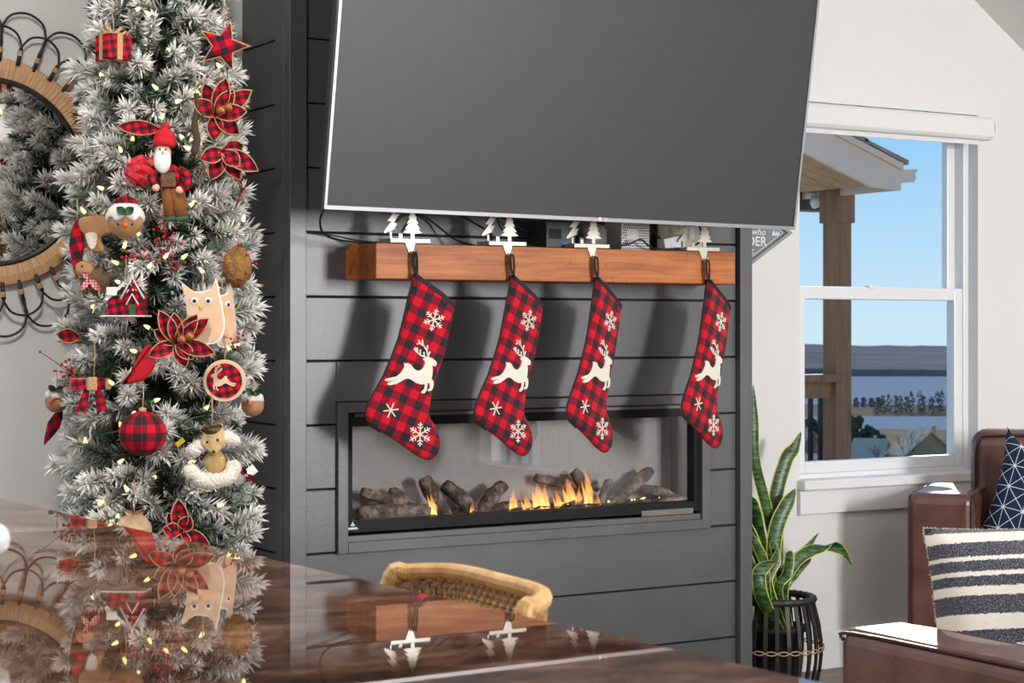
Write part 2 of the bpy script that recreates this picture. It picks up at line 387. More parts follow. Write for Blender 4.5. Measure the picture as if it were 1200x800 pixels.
# outdoors
M['fascia'] = mat('grey_fascia_board', S(216, 188, 168), .8, var=(3, .06))
M['soffit'] = mat('brown_soffit', S(176, 132, 92), .8, fn=wood_fn(S(150, 108, 74), S(186, 142, 100), 'X', .6))
M['post'] = mat('stained_post', None, .75, fn=wood_fn(S(112, 78, 52), S(150, 106, 72), 'Z', .8))
M['beam'] = mat('dark_beam', S(62, 48, 44), .8)
M['shingle'] = mat('roof_shingle', S(146, 126, 110), .95, var=(6, .25), bump=(30, .5, .01))
M['deck'] = mat('deck_board', S(140, 120, 100), .85, var=(6, .15))
M['water'] = mat('lake_water', S(150, 156, 160), .9, spec=0, bump=(.05, .3, .5))
def hill_fn(c1, c2, sc):
    def fn(g, b): g.put(b.inputs['Base Color'], g.ramp(g.noise(sc, g.map(g.obj(), (1, 1, 6)), 6, .6), [(.35, c1), (.65, c2)]))
    return fn
M['hill'] = mat('winter_wooded_hill', None, .95, spec=0, fn=hill_fn(S(116, 108, 106), S(142, 132, 126), .004))  # winter grey lightened in the colour, standing in for distance haze
M['field'] = mat('tan_fields', None, .95, spec=0, fn=hill_fn(S(122, 112, 108), S(146, 134, 124), .006))
M['shore'] = mat('dry_shore', None, .95, spec=0, fn=hill_fn(S(112, 100, 82), S(150, 130, 104), .03))
M['slope'] = mat('dry_hillside', None, .95, spec=0, fn=hill_fn(S(112, 102, 78), S(174, 150, 120), .12))
M['bare'] = mat('bare_winter_trees', None, .95, spec=0, fn=hill_fn(S(92, 84, 76), S(130, 116, 102), .3))
M['ever'] = mat('evergreen', None, .95, spec=0, fn=hill_fn(S(50, 56, 42), S(88, 90, 66), .4))
M['hwall'] = mat('house_siding', S(172, 138, 106), .9, var=(.6, .1)); M['hroof'] = mat('house_roof', S(214, 176, 140), .95, var=(.5, .12)); M['horange'] = mat('orange_porch_roof', S(226, 150, 100), .9)
M['pane'] = mat('dark_house_window', (.03, .035, .04), .2)

# ------------------------------------------------------------------ room shell
YB = .337; XL, XR = -3.5, 4.6; YF = -6.8
OX0, OX1, OZ0, OZ1 = 2.212, 3.126, .70, 2.12       # opening of window_1
fl = MB().box(XL, XR, YF, YB, -.04, 0).build('floor', M['floor']); struct(fl)
wb = MB()
for x0, x1, z0, z1 in ((XL, OX0, 0, 3.4), (OX1, XR, 0, 3.4), (OX0, OX1, 0, OZ0), (OX0, OX1, OZ1, 3.4)): wb.box(x0, x1, YB, YB+.15, z0, z1)
struct(wb.build('wall_back', M['wall']))
def holed(name, axis, pos, thick, a0, a1, holes, ztop=3.4):
    b = MB(); cuts = sorted(holes); cur = a0
    def bx(u0, u1, z0, z1):
        if u1-u0 < 1e-4 or z1-z0 < 1e-4: return
        if axis == 'y': b.box(u0, u1, pos, pos+thick, z0, z1)
        else: b.box(pos, pos+thick, u0, u1, z0, z1)
    for u0, u1, z0, z1 in cuts:
        bx(cur, u0, 0, ztop); bx(u0, u1, 0, z0); bx(u0, u1, z1, ztop); cur = u1
    bx(cur, a1, 0, ztop); return struct(b.build(name, M['wall']))
W2 = (2.0, 3.1, 1.05, 2.65); W3 = (-1.4, .2, 1.2, 2.6); W4 = (-2.45, -.75, 1.2, 2.6)  # the latter two openings are unseen, added for the fill lamps
holed('wall_front', 'y', YF-.15, .15, XL-.15, XR+.15, [W2, W3])
holed('wall_left', 'x', XL-.15, .15, YF, YB+.15, [W4])
holed('wall_right', 'x', XR, .15, YF, YB+.15, [(-6.7, -5.8, .03, 1.98)])
cl = MB().box(XL-.15, 2.05, YF-.15, YB+.15, 3.2, 3.3)
k = -.66; zx = lambda x: 2.575+k*(x-3.11)          # sloped part of the ceiling on the right
cl.add([(2.05, YF-.15, 3.27), (2.05, YB, 3.27), (3.9, YB, zx(3.9)), (3.9, YF-.15, zx(3.9)), (2.05, YF-.15, 3.37), (2.05, YB, 3.37), (3.9, YB, zx(3.9)+.1), (3.9, YF-.15, zx(3.9)+.1)],
       [(0, 1, 2, 3), (7, 6, 5, 4), (0, 4, 5, 1), (1, 5, 6, 2), (2, 6, 7, 3), (3, 7, 4, 0)])
cl.box(3.9, XR+.15, YF-.15, YB+.15, zx(3.9), zx(3.9)+.1)
struct(cl.build('ceiling', M['ceil']))
struct(MB().box(1.70, XR, YB-.016, YB, 0, .143).build('baseboard_back', M['white'], bevel=.004))
struct(MB().box(XL, -.02, YB-.016, YB, 0, .143).build('baseboard_left', M['white'], bevel=.004))
def simple_window(name, cx, cz, wd, ht, yy, axis='y'):
    r = bpy.data.objects.new(name, None); COL.objects.link(r); r['kind'] = 'structure'
    f = MB(); t = .05
    def bx(u0, u1, z0, z1, b=f, y0=-.04, y1=.04):
        if axis == 'y': b.box(u0, u1, yy+y0, yy+y1, z0, z1)
        else: b.box(yy+y0, yy+y1, u0, u1, z0, z1)
    bx(cx-wd/2, cx-wd/2+t, cz-ht/2, cz+ht/2); bx(cx+wd/2-t, cx+wd/2, cz-ht/2, cz+ht/2); bx(cx-wd/2+t, cx+wd/2-t, cz-ht/2, cz-ht/2+t); bx(cx-wd/2+t, cx+wd/2-t, cz+ht/2-t, cz+ht/2)
    f.build('window_frame', M['vinyl'], r)
    m = MB(); bx(cx-wd/2+t, cx+wd/2-t, cz-.02, cz+.02, m); m.build('meeting_rail', M['vinyl'], r)
    return r
for i, (x, y) in enumerate(((.35, -1.75), (-1.3, -1.75), (-.5, -3.6), (1.6, -3.6))):  # unseen downlights added to light the left wall and tree from above
    dl = thing('added_downlight', ('added ceiling downlight before the chimney', 'added ceiling downlight above the far end of the island', 'added ceiling downlight above the counter stool', 'added ceiling downlight above the leather sofa')[i], 'downlight', (x, y, 3.2))
    b = MB(); b.tube([(.075*math.cos(2*PI*k/32), .075*math.sin(2*PI*k/32), -.003) for k in range(32)], .012, 8, closed=True); b.build('trim_ring', M['white'], dl)
    MB().lathe([(.066, -.002), (.066, .0)], 28).build('lens', mat('added_downlight_lens', (.9, .9, .9), .5, emit=((1, .95, .88), 4.0)), dl)
    lo = light('added_downlight_lamp', 'AREA', (x, y, 3.19), (x, y, 0), (12, 56, 6, 4)[i], (.13, .13), (1, .95, .88)); lo.parent = dl; lo.location = (0, 0, -.010); lo.rotation_euler = (0, 0, 0)
simple_window('window_2', 2.55, 1.85, 1.1, 1.6, YF-.05)
simple_window('unseen_window_3', -.6, 1.9, 1.6, 1.4, YF-.05)  # out of view, frames an added fill lamp
simple_window('window_5', -6.25, 1.005, .9, 1.95, XR+.08, 'x')
simple_window('unseen_window_4', -1.6, 1.9, 1.7, 1.4, XL-.05, 'x')  # also unseen, put in around the side fill lamp

# ------------------------------------------------------------------ window beside the chimney
win = bpy.data.objects.new('window_1', None); COL.objects.link(win); win['kind'] = 'structure'; win['label'] = 'white single hung window looking out on a lake'
YG = YB+.085
def frame(b, x0, x1, z0, z1, t, y0, y1, tb=None, tt=None):
    tb = tb or t; tt = tt or t
    b.box(x0, x0+t, y0, y1, z0, z1); b.box(x1-t, x1, y0, y1, z0, z1); b.box(x0+t, x1-t, y0, y1, z0, z0+tb); b.box(x0+t, x1-t, y0, y1, z1-tt, z1)
b = MB(); frame(b, OX0, OX1, OZ0, OZ1, .028, YG-.035, YG+.06); b.build('window_frame', M['vinyl'], win, bevel=.003)
zr = 1.405
b = MB(); frame(b, OX0+.028, OX1-.028, zr-.02, OZ1-.028, .042, YG+.012, YG+.045, .05); b.build('upper_sash', M['vinyl'], win, bevel=.004)
b = MB(); frame(b, OX0+.028, OX1-.028, OZ0+.028, zr+.028, .045, YG-.03, YG+.008, .045, .048); b.build('lower_sash', M['vinyl'], win, bevel=.004)
MB().box(OX0+.065, OX1-.065, YG+.026, YG+.030, zr+.02, OZ1-.065).build('glass_pane', M['glass'], win)
MB().box(OX0+.068, OX1-.068, YG-.012, YG-.008, OZ0+.068, zr-.015).build('glass_pane', M['glass'], win)
MB().box(2.60, 2.64, YG-.034, YG-.012, zr+.024, zr+.034).build('sash_lock', M['vinyl'], win, bevel=.002)
struct(MB().box(OX0-.012, OX1+.03, YB-.045, YG-.034, OZ0-.026, OZ0+.012).build('trim_1', M['white'], bevel=.006), 'white window stool under the lake window')
struct(MB().box(OX0-.012, OX1+.03, YB-.02, YB, OZ0-.026-.090, OZ0-.026).build('trim_2', M['white'], bevel=.003), 'white apron board under the window stool')
rb = thing('roller_blind', 'white roller blind cassette across the top of the lake window', 'blind', (2.65, YB-.045, 2.06))
prof = [(-.0, -.045), (-.032, -.045), (-.045, -.032), (-.045, .030), (-.035, .043), (-.0, .045)]
b = MB(); x0, x1 = -.52, .475
vs = [(x, -.045*0+p[0]-.0, p[1]) for x in (x0, x1) for p in prof]; n = len(prof)
b.add(vs, [tuple(range(n)), tuple(reversed(range(n, 2*n)))]+[(i, n+i, n+(i+1) % n, (i+1) % n) for i in range(n)]); b.box(x0, x1, 0, .043, -.045, .045); b.build('cassette', M['white'], rb, bevel=.003)
b = MB(); b.tube([(x1, -.005, 0), (x1+.012, -.005, 0)], .046, 20); b.build('end_cap', M['white'], rb, bevel=.004)
MB().box(x0+.02, x1-.03, .004, .010, -.062, -.045).build('hem_bar', M['white'], rb)
for xx in (-.20, .14): MB().box(xx, xx+.02, -.02, .02, .0455, .049).build('bracket_clip', M['plastic_g'], rb)

# ------------------------------------------------------------------ chimney breast clad in shiplap
core = bpy.data.objects.new('wall_chimney', None); COL.objects.link(core); core['kind'] = 'structure'; core['label'] = 'charcoal shiplap chimney breast'
CX0, CX1 = -.013, 1.699; ZT = 3.19
FX0, FX1, FZ0, FZ1 = .149, 1.531, .603, 1.052
b = MB()
for x0, x1, z0, z1 in ((CX0+.016, FX0+.02, 0, ZT), (FX1-.02, CX1-.016, 0, ZT), (FX0+.02, FX1-.02, 0, FZ0+.02), (FX0+.02, FX1-.02, FZ1-.02, ZT)): b.box(x0, x1, .015, YB-.002, z0, z1)
b.build('core', M['gap'], core)
rows = [.037+.19*i for i in range(-1, 18)]
def board(x0, x1, z0, z1, j=0):
    z0 = max(z0, 0); z1 = min(z1, ZT)
    if z1-z0 < .01 or x1-x0 < .01: return
    MB().box(x0, x1, j, .016, z0+.0022, z1-.0022).build('shiplap_board', M['ship'], core, bevel=.0025, seg=1)
for i in range(len(rows)-1):
    z0, z1 = rows[i], rows[i+1]; j = random.uniform(-.0015, .0015)
    if z1 <= FZ0+.01 or z0 >= FZ1: board(.040, 1.649, z0, z1, j)
    else:
        board(.040, FX0, z0, z1, j); board(FX1, 1.649, z0, z1, j)
        if z1 > FZ1: board(FX0, FX1, FZ1, z1, j)
    for side in (0, 1):
        z0c, z1c = max(z0, 0), min(z1, ZT)
        if z1c-z0c < .01: continue
        x0, x1 = ((CX0+.003, CX0+.018), (CX1-.018, CX1-.003))[side]
        MB().box(x0, x1, .078, YB-.001, z0c+.0022, z1c-.0022).build('shiplap_board', M['ship'], core, bevel=.0025, seg=1)
for x0, x1 in ((CX0, .041), (1.648, CX1)):
    MB().box(x0, x1, -.026, .02, 0, ZT).build('corner_trim', M['ship'], core, bevel=.002)
MB().box(CX0, CX0+.02, .0205, .078, 0, ZT).build('corner_trim', M['ship'], core, bevel=.002)
MB().box(CX1-.02, CX1, .0205, .078, 0, ZT).build('corner_trim', M['ship'], core, bevel=.002)

# ------------------------------------------------------------------ fireplace
fp = thing('fireplace', 'wide linear fireplace with black frame set in charcoal shiplap', 'fireplace', (.84, 0, .603))
o = Vector((.84, 0, .603))
def L(x, y, z): return (x-o.x, y-o.y, z-o.z)
b = MB(); frame(b, FX0-o.x, FX1-o.x, 0, FZ1-o.z, .034, -.014, .02, .033, .03); b.build('surround_frame', M['ship'], fp, bevel=.002)
IX0, IX1, IZ0, IZ1 = FX0+.034, FX1-.034, FZ0+.033, FZ1-.03
MB().box(IX0-o.x, IX1-o.x, -.004, .03, IZ0-o.z, IZ0+.018-o.z).build('bottom_strip', M['ship'], fp, bevel=.001)
b = MB(); frame(b, IX0-o.x, IX1-o.x, IZ0+.026-o.z, IZ1-o.z, .022, .004, .05, .034, .042); b.build('metal_frame', M['blk'], fp, bevel=.001)
MB().box(IX0+.03-o.x, IX1-.03-o.x, .002, .02, IZ1-.014-o.z, IZ1-.004-o.z).build('top_louvre', M['plastic_g'], fp)
MB().box(1.26-o.x, 1.47-o.x, .002, .006, IZ0+.0195-o.z, IZ0+.038-o.z).build('control_panel', M['plastic_g'], fp)
GX0, GX1, GZ0, GZ1 = IX0+.022, IX1-.022, IZ0+.060, IZ1-.042
MB().box(GX0-o.x, GX1-o.x, .024, .029, GZ0-o.z, GZ1-o.z).build('glass_pane', M['fglass'], fp)
YD = .165
MB().box(GX0-.02-o.x, GX1+.02-o.x, YD, YD+.01, GZ0-.03-o.z, GZ1+.03-o.z).build('back_liner', M['liner'], fp)
MB().box(GX0-.03-o.x, GX0-.02-o.x, .05, YD, GZ0-.03-o.z, GZ1+.03-o.z).build('side_liner', M['liner'], fp)
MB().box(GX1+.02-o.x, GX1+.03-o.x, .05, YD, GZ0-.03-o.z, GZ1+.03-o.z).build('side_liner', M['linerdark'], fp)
MB().box(GX0-.02-o.x, GX1+.02-o.x, .05, YD, GZ1+.02-o.z, GZ1+.03-o.z).build('top_liner', M['liner'], fp)
b = MB(); nx, ny = 90, 14
for j in range(ny+1):
    for i in range(nx+1):
        b.v.append(Vector((GX0-.02+(GX1-GX0+.04)*i/nx-o.x, .05+(YD-.05)*j/ny, GZ0-.004-o.z+random.uniform(0, .012))))
for j in range(ny):
    for i in range(nx): b.f.append([j*(nx+1)+i, j*(nx+1)+i+1, (j+1)*(nx+1)+i+1, (j+1)*(nx+1)+i]); b.m.append(0); b.sm.append(False)
b.build('ember_bed', M['ember'], fp, kind='stuff')
b = MB()
for i in range(34):
    x = random.uniform(GX0, GX1)-o.x; y = random.uniform(.06, .13); r = random.uniform(.002, .0045)
    b.sphere((x, y, GZ0+.008-o.z), r, 5, 3)
b.build('glowing_embers', M['spark'], fp, kind='stuff')
b = MB()      # maker's badge: a little flame over a word plate
bx, bz = IX0+.022-o.x, IZ0+.040-o.z
b.prism([(bx-.008, bz+.008), (bx-.003, bz+.014), (bx, bz+.020), (bx+.004, bz+.013), (bx+.009, bz+.008), (bx, bz+.006)], .0025, .0045)
b.prism([(bx-.018, bz-.004), (bx+.018, bz-.004), (bx+.015, bz+.003), (bx-.015, bz+.003)], .0025, .0045)
b.build('maker_badge', M['alu'], fp)
# logs
def log(p0, p1, r, label, bend=.01):
    p0, p1 = Vector(p0), Vector(p1); c = (p0+p1)/2; k = 9; pts = []; rs = []
    off = Vector((random.uniform(-1, 1), 0, random.uniform(-.2, 1))).normalized()*bend
    for i in range(k):
        t = i/(k-1); pts.append(p0.lerp(p1, t)-c+off*math.sin(PI*t)); rs.append(r*(1-.25*abs(2*t-1)**3)*random.uniform(.85, 1.15))
    b = MB(); rs = [q_*1.22 for q_ in rs]; b.tube(pts, rs, 11)
    for v in b.v: v += Vector((random.uniform(-1, 1), random.uniform(-1, 1), random.uniform(-1, 1)))*r*.16
    return tag(b.build('ceramic_log', M['log'], loc=c), label, 'log', 'ceramic logs in the fireplace')
def lg(x0, y0, x1, y1, Ya, Yb, r, label): f_ = lambda y: .062+(y-.10)*.42; log(at_y(x0, y0, f_(Ya)), at_y(x1, y1, f_(Yb)), r, label)
lg(420, 604, 502, 600, .12, .12, .024, 'grey ceramic log lying flat at the badge end of the firebox')
lg(424, 576, 504, 600, .17, .15, .016, 'slim grey log sloping across the flat log at the badge end')
lg(457, 575, 486, 598, .22, .20, .013, 'short thin stub of log behind the sloping log')
lg(496, 560, 524, 606, .18, .10, .021, 'upright split log with a glowing orange base')
lg(520, 568, 560, 606, .21, .12, .020, 'split log leaning on the upright glowing log')
lg(590, 568, 560, 608, .16, .11, .020, 'log leaning the opposite way, beside the low flames')
lg(566, 602, 622, 592, .19, .17, .018, 'low log lying among the small flames')
lg(628, 560, 700, 572, .24, .24, .014, 'long thin log at the back above the flames')
lg(672, 552, 700, 604, .22, .13, .018, 'steep log behind the tall flame')
lg(640, 604, 690, 590, .17, .15, .016, 'scorched log lying under the tall flame')
lg(715, 562, 704, 596, .20, .15, .012, 'short upright stub between tall flame and log pile')
lg(762, 552, 714, 594, .19, .13, .017, 'log propped diagonally on the log pile by the dark side')
lg(746, 572, 790, 582, .21, .19, .014, 'upper log lying on top of the log pile')
lg(740, 596, 802, 588, .13, .12, .022, 'thick lowest log of the pile by the dark firebox side')
def flame(px, py, Y, h, wd, lean, label):
    p = at_y(px, py, .060+(Y-.1)*.35); h *= 1.35; wd *= .82; b = MB(); k = 9; pts = []; rs = []
    for i in range(k):
        t = i/(k-1); pts.append((lean*t*t+.25*wd*math.sin(5*t), 0, h*t)); rs.append(max(.0004, wd*math.sin(PI*(t*.82+.16))**1.2*(1-t*.55)))
    b.tube(pts, rs, 12, flat=.5); b.tube([(p_[0]*1.3+wd*.7, .004, p_[2]*.62) for p_ in pts], [q_*.6 for q_ in rs], 10, flat=.5); b.tube([(p_[0]-wd*.75, -.003, p_[2]*.72) for p_ in pts], [q_*.55 for q_ in rs], 10, flat=.5); return tag(b.build('flame', M['flame'], loc=p), label, 'flame', 'flames among the ceramic logs')
for a in ((508, 606, .10, .075, .018, -.01, 'small orange flame licking the upright split log'), (520, 607, .12, .05, .014, .01, 'tiny flame at the foot of the upright log'),
          (553, 607, .10, .04, .013, .006, 'tiny flame at the foot of the leaning split log'), (600, 606, .13, .07, .02, .012, 'low flame beside the log leaning the opposite way'),
          (618, 606, .12, .06, .022, -.008, 'wide low flame over the low lying log'), (637, 606, .11, .085, .022, .012, 'middle flame over the low lying log'),
          (655, 605, .12, .07, .02, -.01, 'flame before the steep log'), (690, 604, .12, .125, .024, -.012, 'tallest flame, between steep log and short stub'),
          (677, 605, .14, .08, .02, .012, 'flame on the steep log side of the tallest flame'), (700, 604, .11, .06, .018, .004, 'low flame at the foot of the short stub'),
          (668, 600, .2, .09, .03, -.006, 'broad faint flame behind the steep log'), (630, 600, .2, .075, .03, .006, 'broad faint flame behind the low lying log')):
    flame(*a)

# ------------------------------------------------------------------ mantel beam
mb = MB().box(-.655, .655, -.1, .1, -.052, .052).build('mantel_beam', M['mantel'], bevel=.003, loc=(.835, -.099, 1.469))
tag(mb, 'rough cedar mantel beam on the charcoal shiplap above the fireplace', 'mantel')

# ------------------------------------------------------------------ television
tv = thing('television', 'large flat television tilted down above the cedar mantel', 'television', (.765, -.36, 1.596))
W, H = 1.664, .955
tilt = Matrix.Rotation(math.radians(9), 4, 'X') @ Matrix.Rotation(math.radians(.38), 4, 'Y')
b = MB(); frame(b, -W/2, W/2, 0, H, .008, -.012, .004, .011); b.v = [tilt @ v for v in b.v]; b.build('bezel', M['alu'], tv)
b = MB().box(-W/2+.008, W/2-.008, -.0085, .0, .011, H-.008); b.v = [tilt @ v for v in b.v]; b.build('screen', M['screen'], tv)
b = MB().box(-W/2+.001, W/2-.001, .004, .030, .001, H-.001); b.box(-.45, .45, .03, .055, .2, .75); b.v = [tilt @ v for v in b.v]; b.build('back_shell', M['plastic_d'], tv)
b = MB().box(-.2, .2, .055, .07, .35, .65); b.box(-.05, .05, .07, .25, .45, .55); b.v = [tilt @ v for v in b.v]; b.box(-.2, .2, .335, .36, .35, .75); b.box(-.05, .05, .18, .34, .50, .60); b.build('wall_mount', M['blkmat'], tv)
lgx = 1.664*(676-653)/560+.02
b = MB(); b.tube([(lgx-.012, -.0135, .0072), (lgx-.012, -.0125, .0072)], .0058, 16); b.v = [tilt @ v for v in b.v]; b.build('logo_disc', M['chalk'], tv)
def text_mesh(body, size, shear=0, bold=0, align='CENTER', ext=.0006):
    c = bpy.data.curves.new('t', 'FONT'); c.body = body; c.size = size; c.shear = shear; c.offset = bold; c.align_x = align; c.extrude = ext; c.resolution_u = 3
    ob = bpy.data.objects.new('t', c); COL.objects.link(ob); bpy.context.view_layer.update()
    me = bpy.data.meshes.new_from_object(ob.evaluated_get(bpy.context.evaluated_depsgraph_get())); bpy.data.objects.remove(ob); return me
def text(body, size, m, parent, loc, name='lettering', mtx=None, **kw):
    me = text_mesh(body, size, **kw); me.transform(Matrix.Rotation(PI/2, 4, 'X')); me.transform(T(*loc))
    if mtx is not None: me.transform(mtx)
    me.materials.clear(); me.materials.append(m); return link(name, me, parent)
text('LG', .013, M['chalk'], tv, (lgx+.006, -.0128, .0028), 'logo_letters', tilt)

# ------------------------------------------------------------------ stocking holders and stockings
def make_holder():
    r = thing('stocking_holder', '', 'holder', (0, 0, 0), 0, 'silver tree stocking holders on the mantel')
    MB().box(-.066, .066, -.028, .045, 0, .013).build('base', M['chrome'], r, bevel=.0015)
    MB().box(-.066, .066, -.026, .045, -.0012, 0.0).build('felt_pad', M['blkmat'], r)
    def tree(h, wd): 
        n = 5; pts = [(-.006, 0), (-.006, h*.17)]
        for i in range(n):
            z0 = h*(.17+.83*i/n); z1 = h*(.17+.83*(i+1)/n); ww = wd*(1-i/(n+.3)); pts += [(-ww, z0-.002+(.0 if i else .004)), (-ww*.42 if i < n-1 else 0, z1)]
        right = [(-x, z) for x, z in reversed(pts[:-1])]
        return pts + right
    b = MB().prism(tree(.092, .031), -.008, -.004); b.v = [T(.012, -.010, .013) @ v for v in b.v]; b.build('tree_cutout', M['chrome'], r)
    zig = [(-.045, .0), (-.004, .016), (-.012, .010), (-.002, .034), (-.016, .030), (.004, .058), (-.012, .054), (.0, .078), (-.004, .079), (-.030, .062), (-.016, .060), (-.036, .036), (-.022, .036), (-.048, .004)]
    b = MB().prism(zig, -.002, .002); b.v = [T(-.012, .028, .030) @ v for v in b.v]; b.box(-.040, -.034, .026, .030, .013, .034); b.build('tree_outline', M['chrome'], r)
    MB().box(-.020, -.008, .008, .012, .013, .034).build('stump', M['chrome'], r)
    b = MB().prism([(-.020, .002), (.014, .002), (.006, -.026), (-.006, -.030)], -.031, -.028); b.tube(spline([(0, -.030, -.024), (.001, -.036, -.032), (.003, -.043, -.030), (.004, -.044, -.022)], 4), .0028, 7); b.build('hook', M['chrome'], r)
    return r
OUT = [(233, 35), (280, 68), (340, 110), (388, 150), (382, 205), (372, 260), (345, 370), (318, 440), (299, 520), (290, 590), (310, 630), (331, 680), (334, 720), (318, 755), (290, 772), (240, 752), (170, 700), (100, 655), (56, 626), (40, 592), (47, 555), (75, 500), (110, 440), (140, 370), (170, 290), (190, 210), (211, 120)]
def sl(px, py): return ((px-489.9)/385, -(py-320.5)/406)
OUT = [sl(420+x/3.3333, 310+y/3.3333) for x, y in OUT]
DEER = [(570, 295), (600, 290), (640, 305), (690, 345), (690, 385), (670, 400), (640, 390), (645, 440), (640, 500), (630, 545), (650, 575), (655, 620), (640, 670), (620, 690), (585, 692), (585, 675), (610, 655), (605, 600), (585, 595), (578, 650), (570, 690), (545, 718), (508, 715), (512, 690), (540, 670), (548, 630), (550, 612), (500, 612), (440, 590), (390, 555), (350, 540), (310, 550), (270, 575), (210, 605), (140, 617), (108, 608), (118, 585), (160, 570), (230, 552), (180, 560), (110, 572), (80, 560), (85, 545), (150, 528), (215, 515), (260, 480), (295, 430), (310, 400), (300, 350), (315, 365), (350, 358), (385, 375), (420, 425), (460, 450), (500, 445), (535, 410), (555, 350), (525, 310)]
ANT = [[(590, 290), (575, 215), (540, 160), (490, 125)], [(575, 205), (585, 155)], [(530, 150), (520, 90)], [(500, 132), (478, 92)], [(490, 125), (462, 135)], [(592, 275), (612, 228)], [(570, 295), (500, 268), (450, 225), (425, 195)], [(545, 285), (540, 232)], [(495, 265), (498, 205)], [(465, 238), (458, 182)], [(445, 218), (435, 178)]]
YA = -.0145
def ribbon2(b, pts, wd, y0=YA, y1=YA+.002):
    for a, c in zip(pts[:-1], pts[1:]):
        a, c = Vector(a), Vector(c); d = (c-a).normalized(); nn = Vector((-d.y, d.x))*wd/2; a2 = a-d*wd*.3; c2 = c+d*wd*.3
        q = [a2-nn, c2-nn, c2+nn, a2+nn]; b.prism([(p.x, p.y) for p in q], y0, y1)
def snowflake(cx, cz, r, rot, full=True):
    b = MB()
    for k in range(6):
        a = rot+k*PI/3; d = Vector((math.cos(a), math.sin(a))); c = Vector((cx, cz)); ribbon2(b, [c, c+d*r], .0036)
        if full:
            for t, l in ((.45, .30), (.72, .24)):
                for s in (-1, 1):
                    a2 = a+s*PI/3.4; e_ = c+d*r*t; ribbon2(b, [e_, e_+Vector((math.cos(a2), math.sin(a2)))*r*l], .0028)
    return b
def make_stocking():
    r = thing('christmas_stocking', '', 'stocking', (0, 0, 0), 0, 'plaid stockings hanging from the mantel')
    sm = smooth_outline(OUT, 3)
    for i, p in enumerate(OUT):            # keep the two cuff corners crisp
        if i in (0, 3): sm[i*3] = p
    MB().puff(sm, .0125, (.004, .012)).build('body', M['plaid'], r)
    cu = [OUT[0], OUT[1], OUT[2], OUT[3]]; dn = [(p[0]-.002, p[1]-.014) for p in reversed(cu)]
    MB().prism([(p[0]-.001, p[1]+.003) for p in cu]+dn, -.0138, .0138).build('cuff_band', M['tape'], r, bevel=.003)
    b = MB(); b.tube([(p[0], .001, p[1]) for p in OUT[17:]+OUT[:1]], .0036, 6); b.build('edge_binding', M['tape'], r)
    b = MB().prism([sl(445+x/10, 390+y/10) for x, y in DEER], YA, YA+.003)
    for st in ANT: ribbon2(b, [sl(445+x/10, 390+y/10) for x, y in st], .0042)
    b.build('reindeer_applique', M['felt'], r)
    snowflake(*sl(511, 375), .032, .25).build('snowflake_applique', M['felt'], r)
    snowflake(*sl(494.5, 510), .034, .5).build('snowflake_applique', M['felt'], r)
    snowflake(*sl(460, 481), .022, .1, False).build('star_applique', M['felt'], r)
    b = MB(); b.tube(spline([(.003, 0, -.006), (-.003, .002, .025), (-.003, .004, .058), (.001, .004, .064)], 5), .0050, 6, flat=.5); b.tube(spline([(.006, 0, -.006), (.006, -.002, .03), (.004, -.001, .058), (.001, .002, .064)], 5), .0046, 6, flat=.5)
    b.build('hanging_loop', M['tape'], r)
    return r
H0 = make_holder(); S0 = make_stocking()
hl = ['silver tree stocking holder nearest the mantel end beside the christmas tree', 'silver tree stocking holder between the small black devices and the loose cords', 'silver tree stocking holder standing before the perforated white box', 'silver tree stocking holder nearest the mantel end beside the wall sign']
slb = ['red and black plaid reindeer stocking turned flat to the room, hanging nearest the christmas tree', 'red and black plaid reindeer stocking hanging over the leaning logs, second from the christmas tree', 'narrow looking plaid reindeer stocking hanging over the tall flames, second from the snake plant', 'sharply twisted plaid reindeer stocking hanging nearest the snake plant']
for i, (px, hz, ph) in enumerate(((490.5, 288, -9), (605, 290, 11), (704, 292, 20), (835, 295, 20))):
    h = H0 if i == 0 else copy_tree(H0); s_ = S0 if i == 0 else copy_tree(S0)
    p = at_y(px, 322, -.243); h.location = (p.x-.003, -.172, 1.5225); h['label'] = hl[i]
    s_.location = (p.x, -.2195, 1.4325 + (0, -.001, -.002, -.003)[i]); s_.rotation_euler = (0, 0, math.radians(ph)); s_['label'] = slb[i]

# ------------------------------------------------------------------ things on the mantel behind the television
ZM = 1.521
DEV = []
r = thing('media_box', 'black media box with a blue tab standing on the mantel', 'device', (.85, -.10, ZM))
MB().box(-.055, .055, -.045, .045, .0005, .085).build('case', M['plastic_d'], r, bevel=.004); MB().box(.002, .024, -.0465, -.045, .008, .020).build('blue_tab', M['ledblue'], r)
MB().box(-.045, .0, -.0465, -.045, .03, .06).build('port_plate', M['blk'], r)
DEV.append(r)
r = thing('speaker_puck', 'round grey speaker lying on the mantel before the dark gap', 'speaker', (.985, -.085, ZM))
MB().lathe([(.055, .0005), (.063, .010), (.064, .06), (.058, .078), (.03, .083)], 28).build('shell', M['plastic_g'], r); MB().lathe([(.057, .0002), (.057, .006)], 28).build('foot_ring', M['blk'], r)
DEV.append(r)
r = thing('perforated_box', 'white perforated metal box on the mantel', 'device', (1.150, -.07, ZM))
MB().box(-.055, .055, -.05, .05, .0005, .105).build('case', M['plastic_w'], r, bevel=.004)
b = MB()
for i in range(13):
    for j in range(12):
        x = -.048+i*.008+(j % 2)*.004; z = .008+j*.0082
        if -.036 < x < .012 and .028 < z < .072: continue
        b.box(x-.0022, x+.0022, -.0508, -.0498, z-.0022, z+.0022)
b.build('perforations', M['blkmat'], r, kind='stuff')
DEV.append(r)
r = thing('wall_plate', 'large cream cover plate leaning on the mantel end', 'plate', (1.395, -.02, ZM))
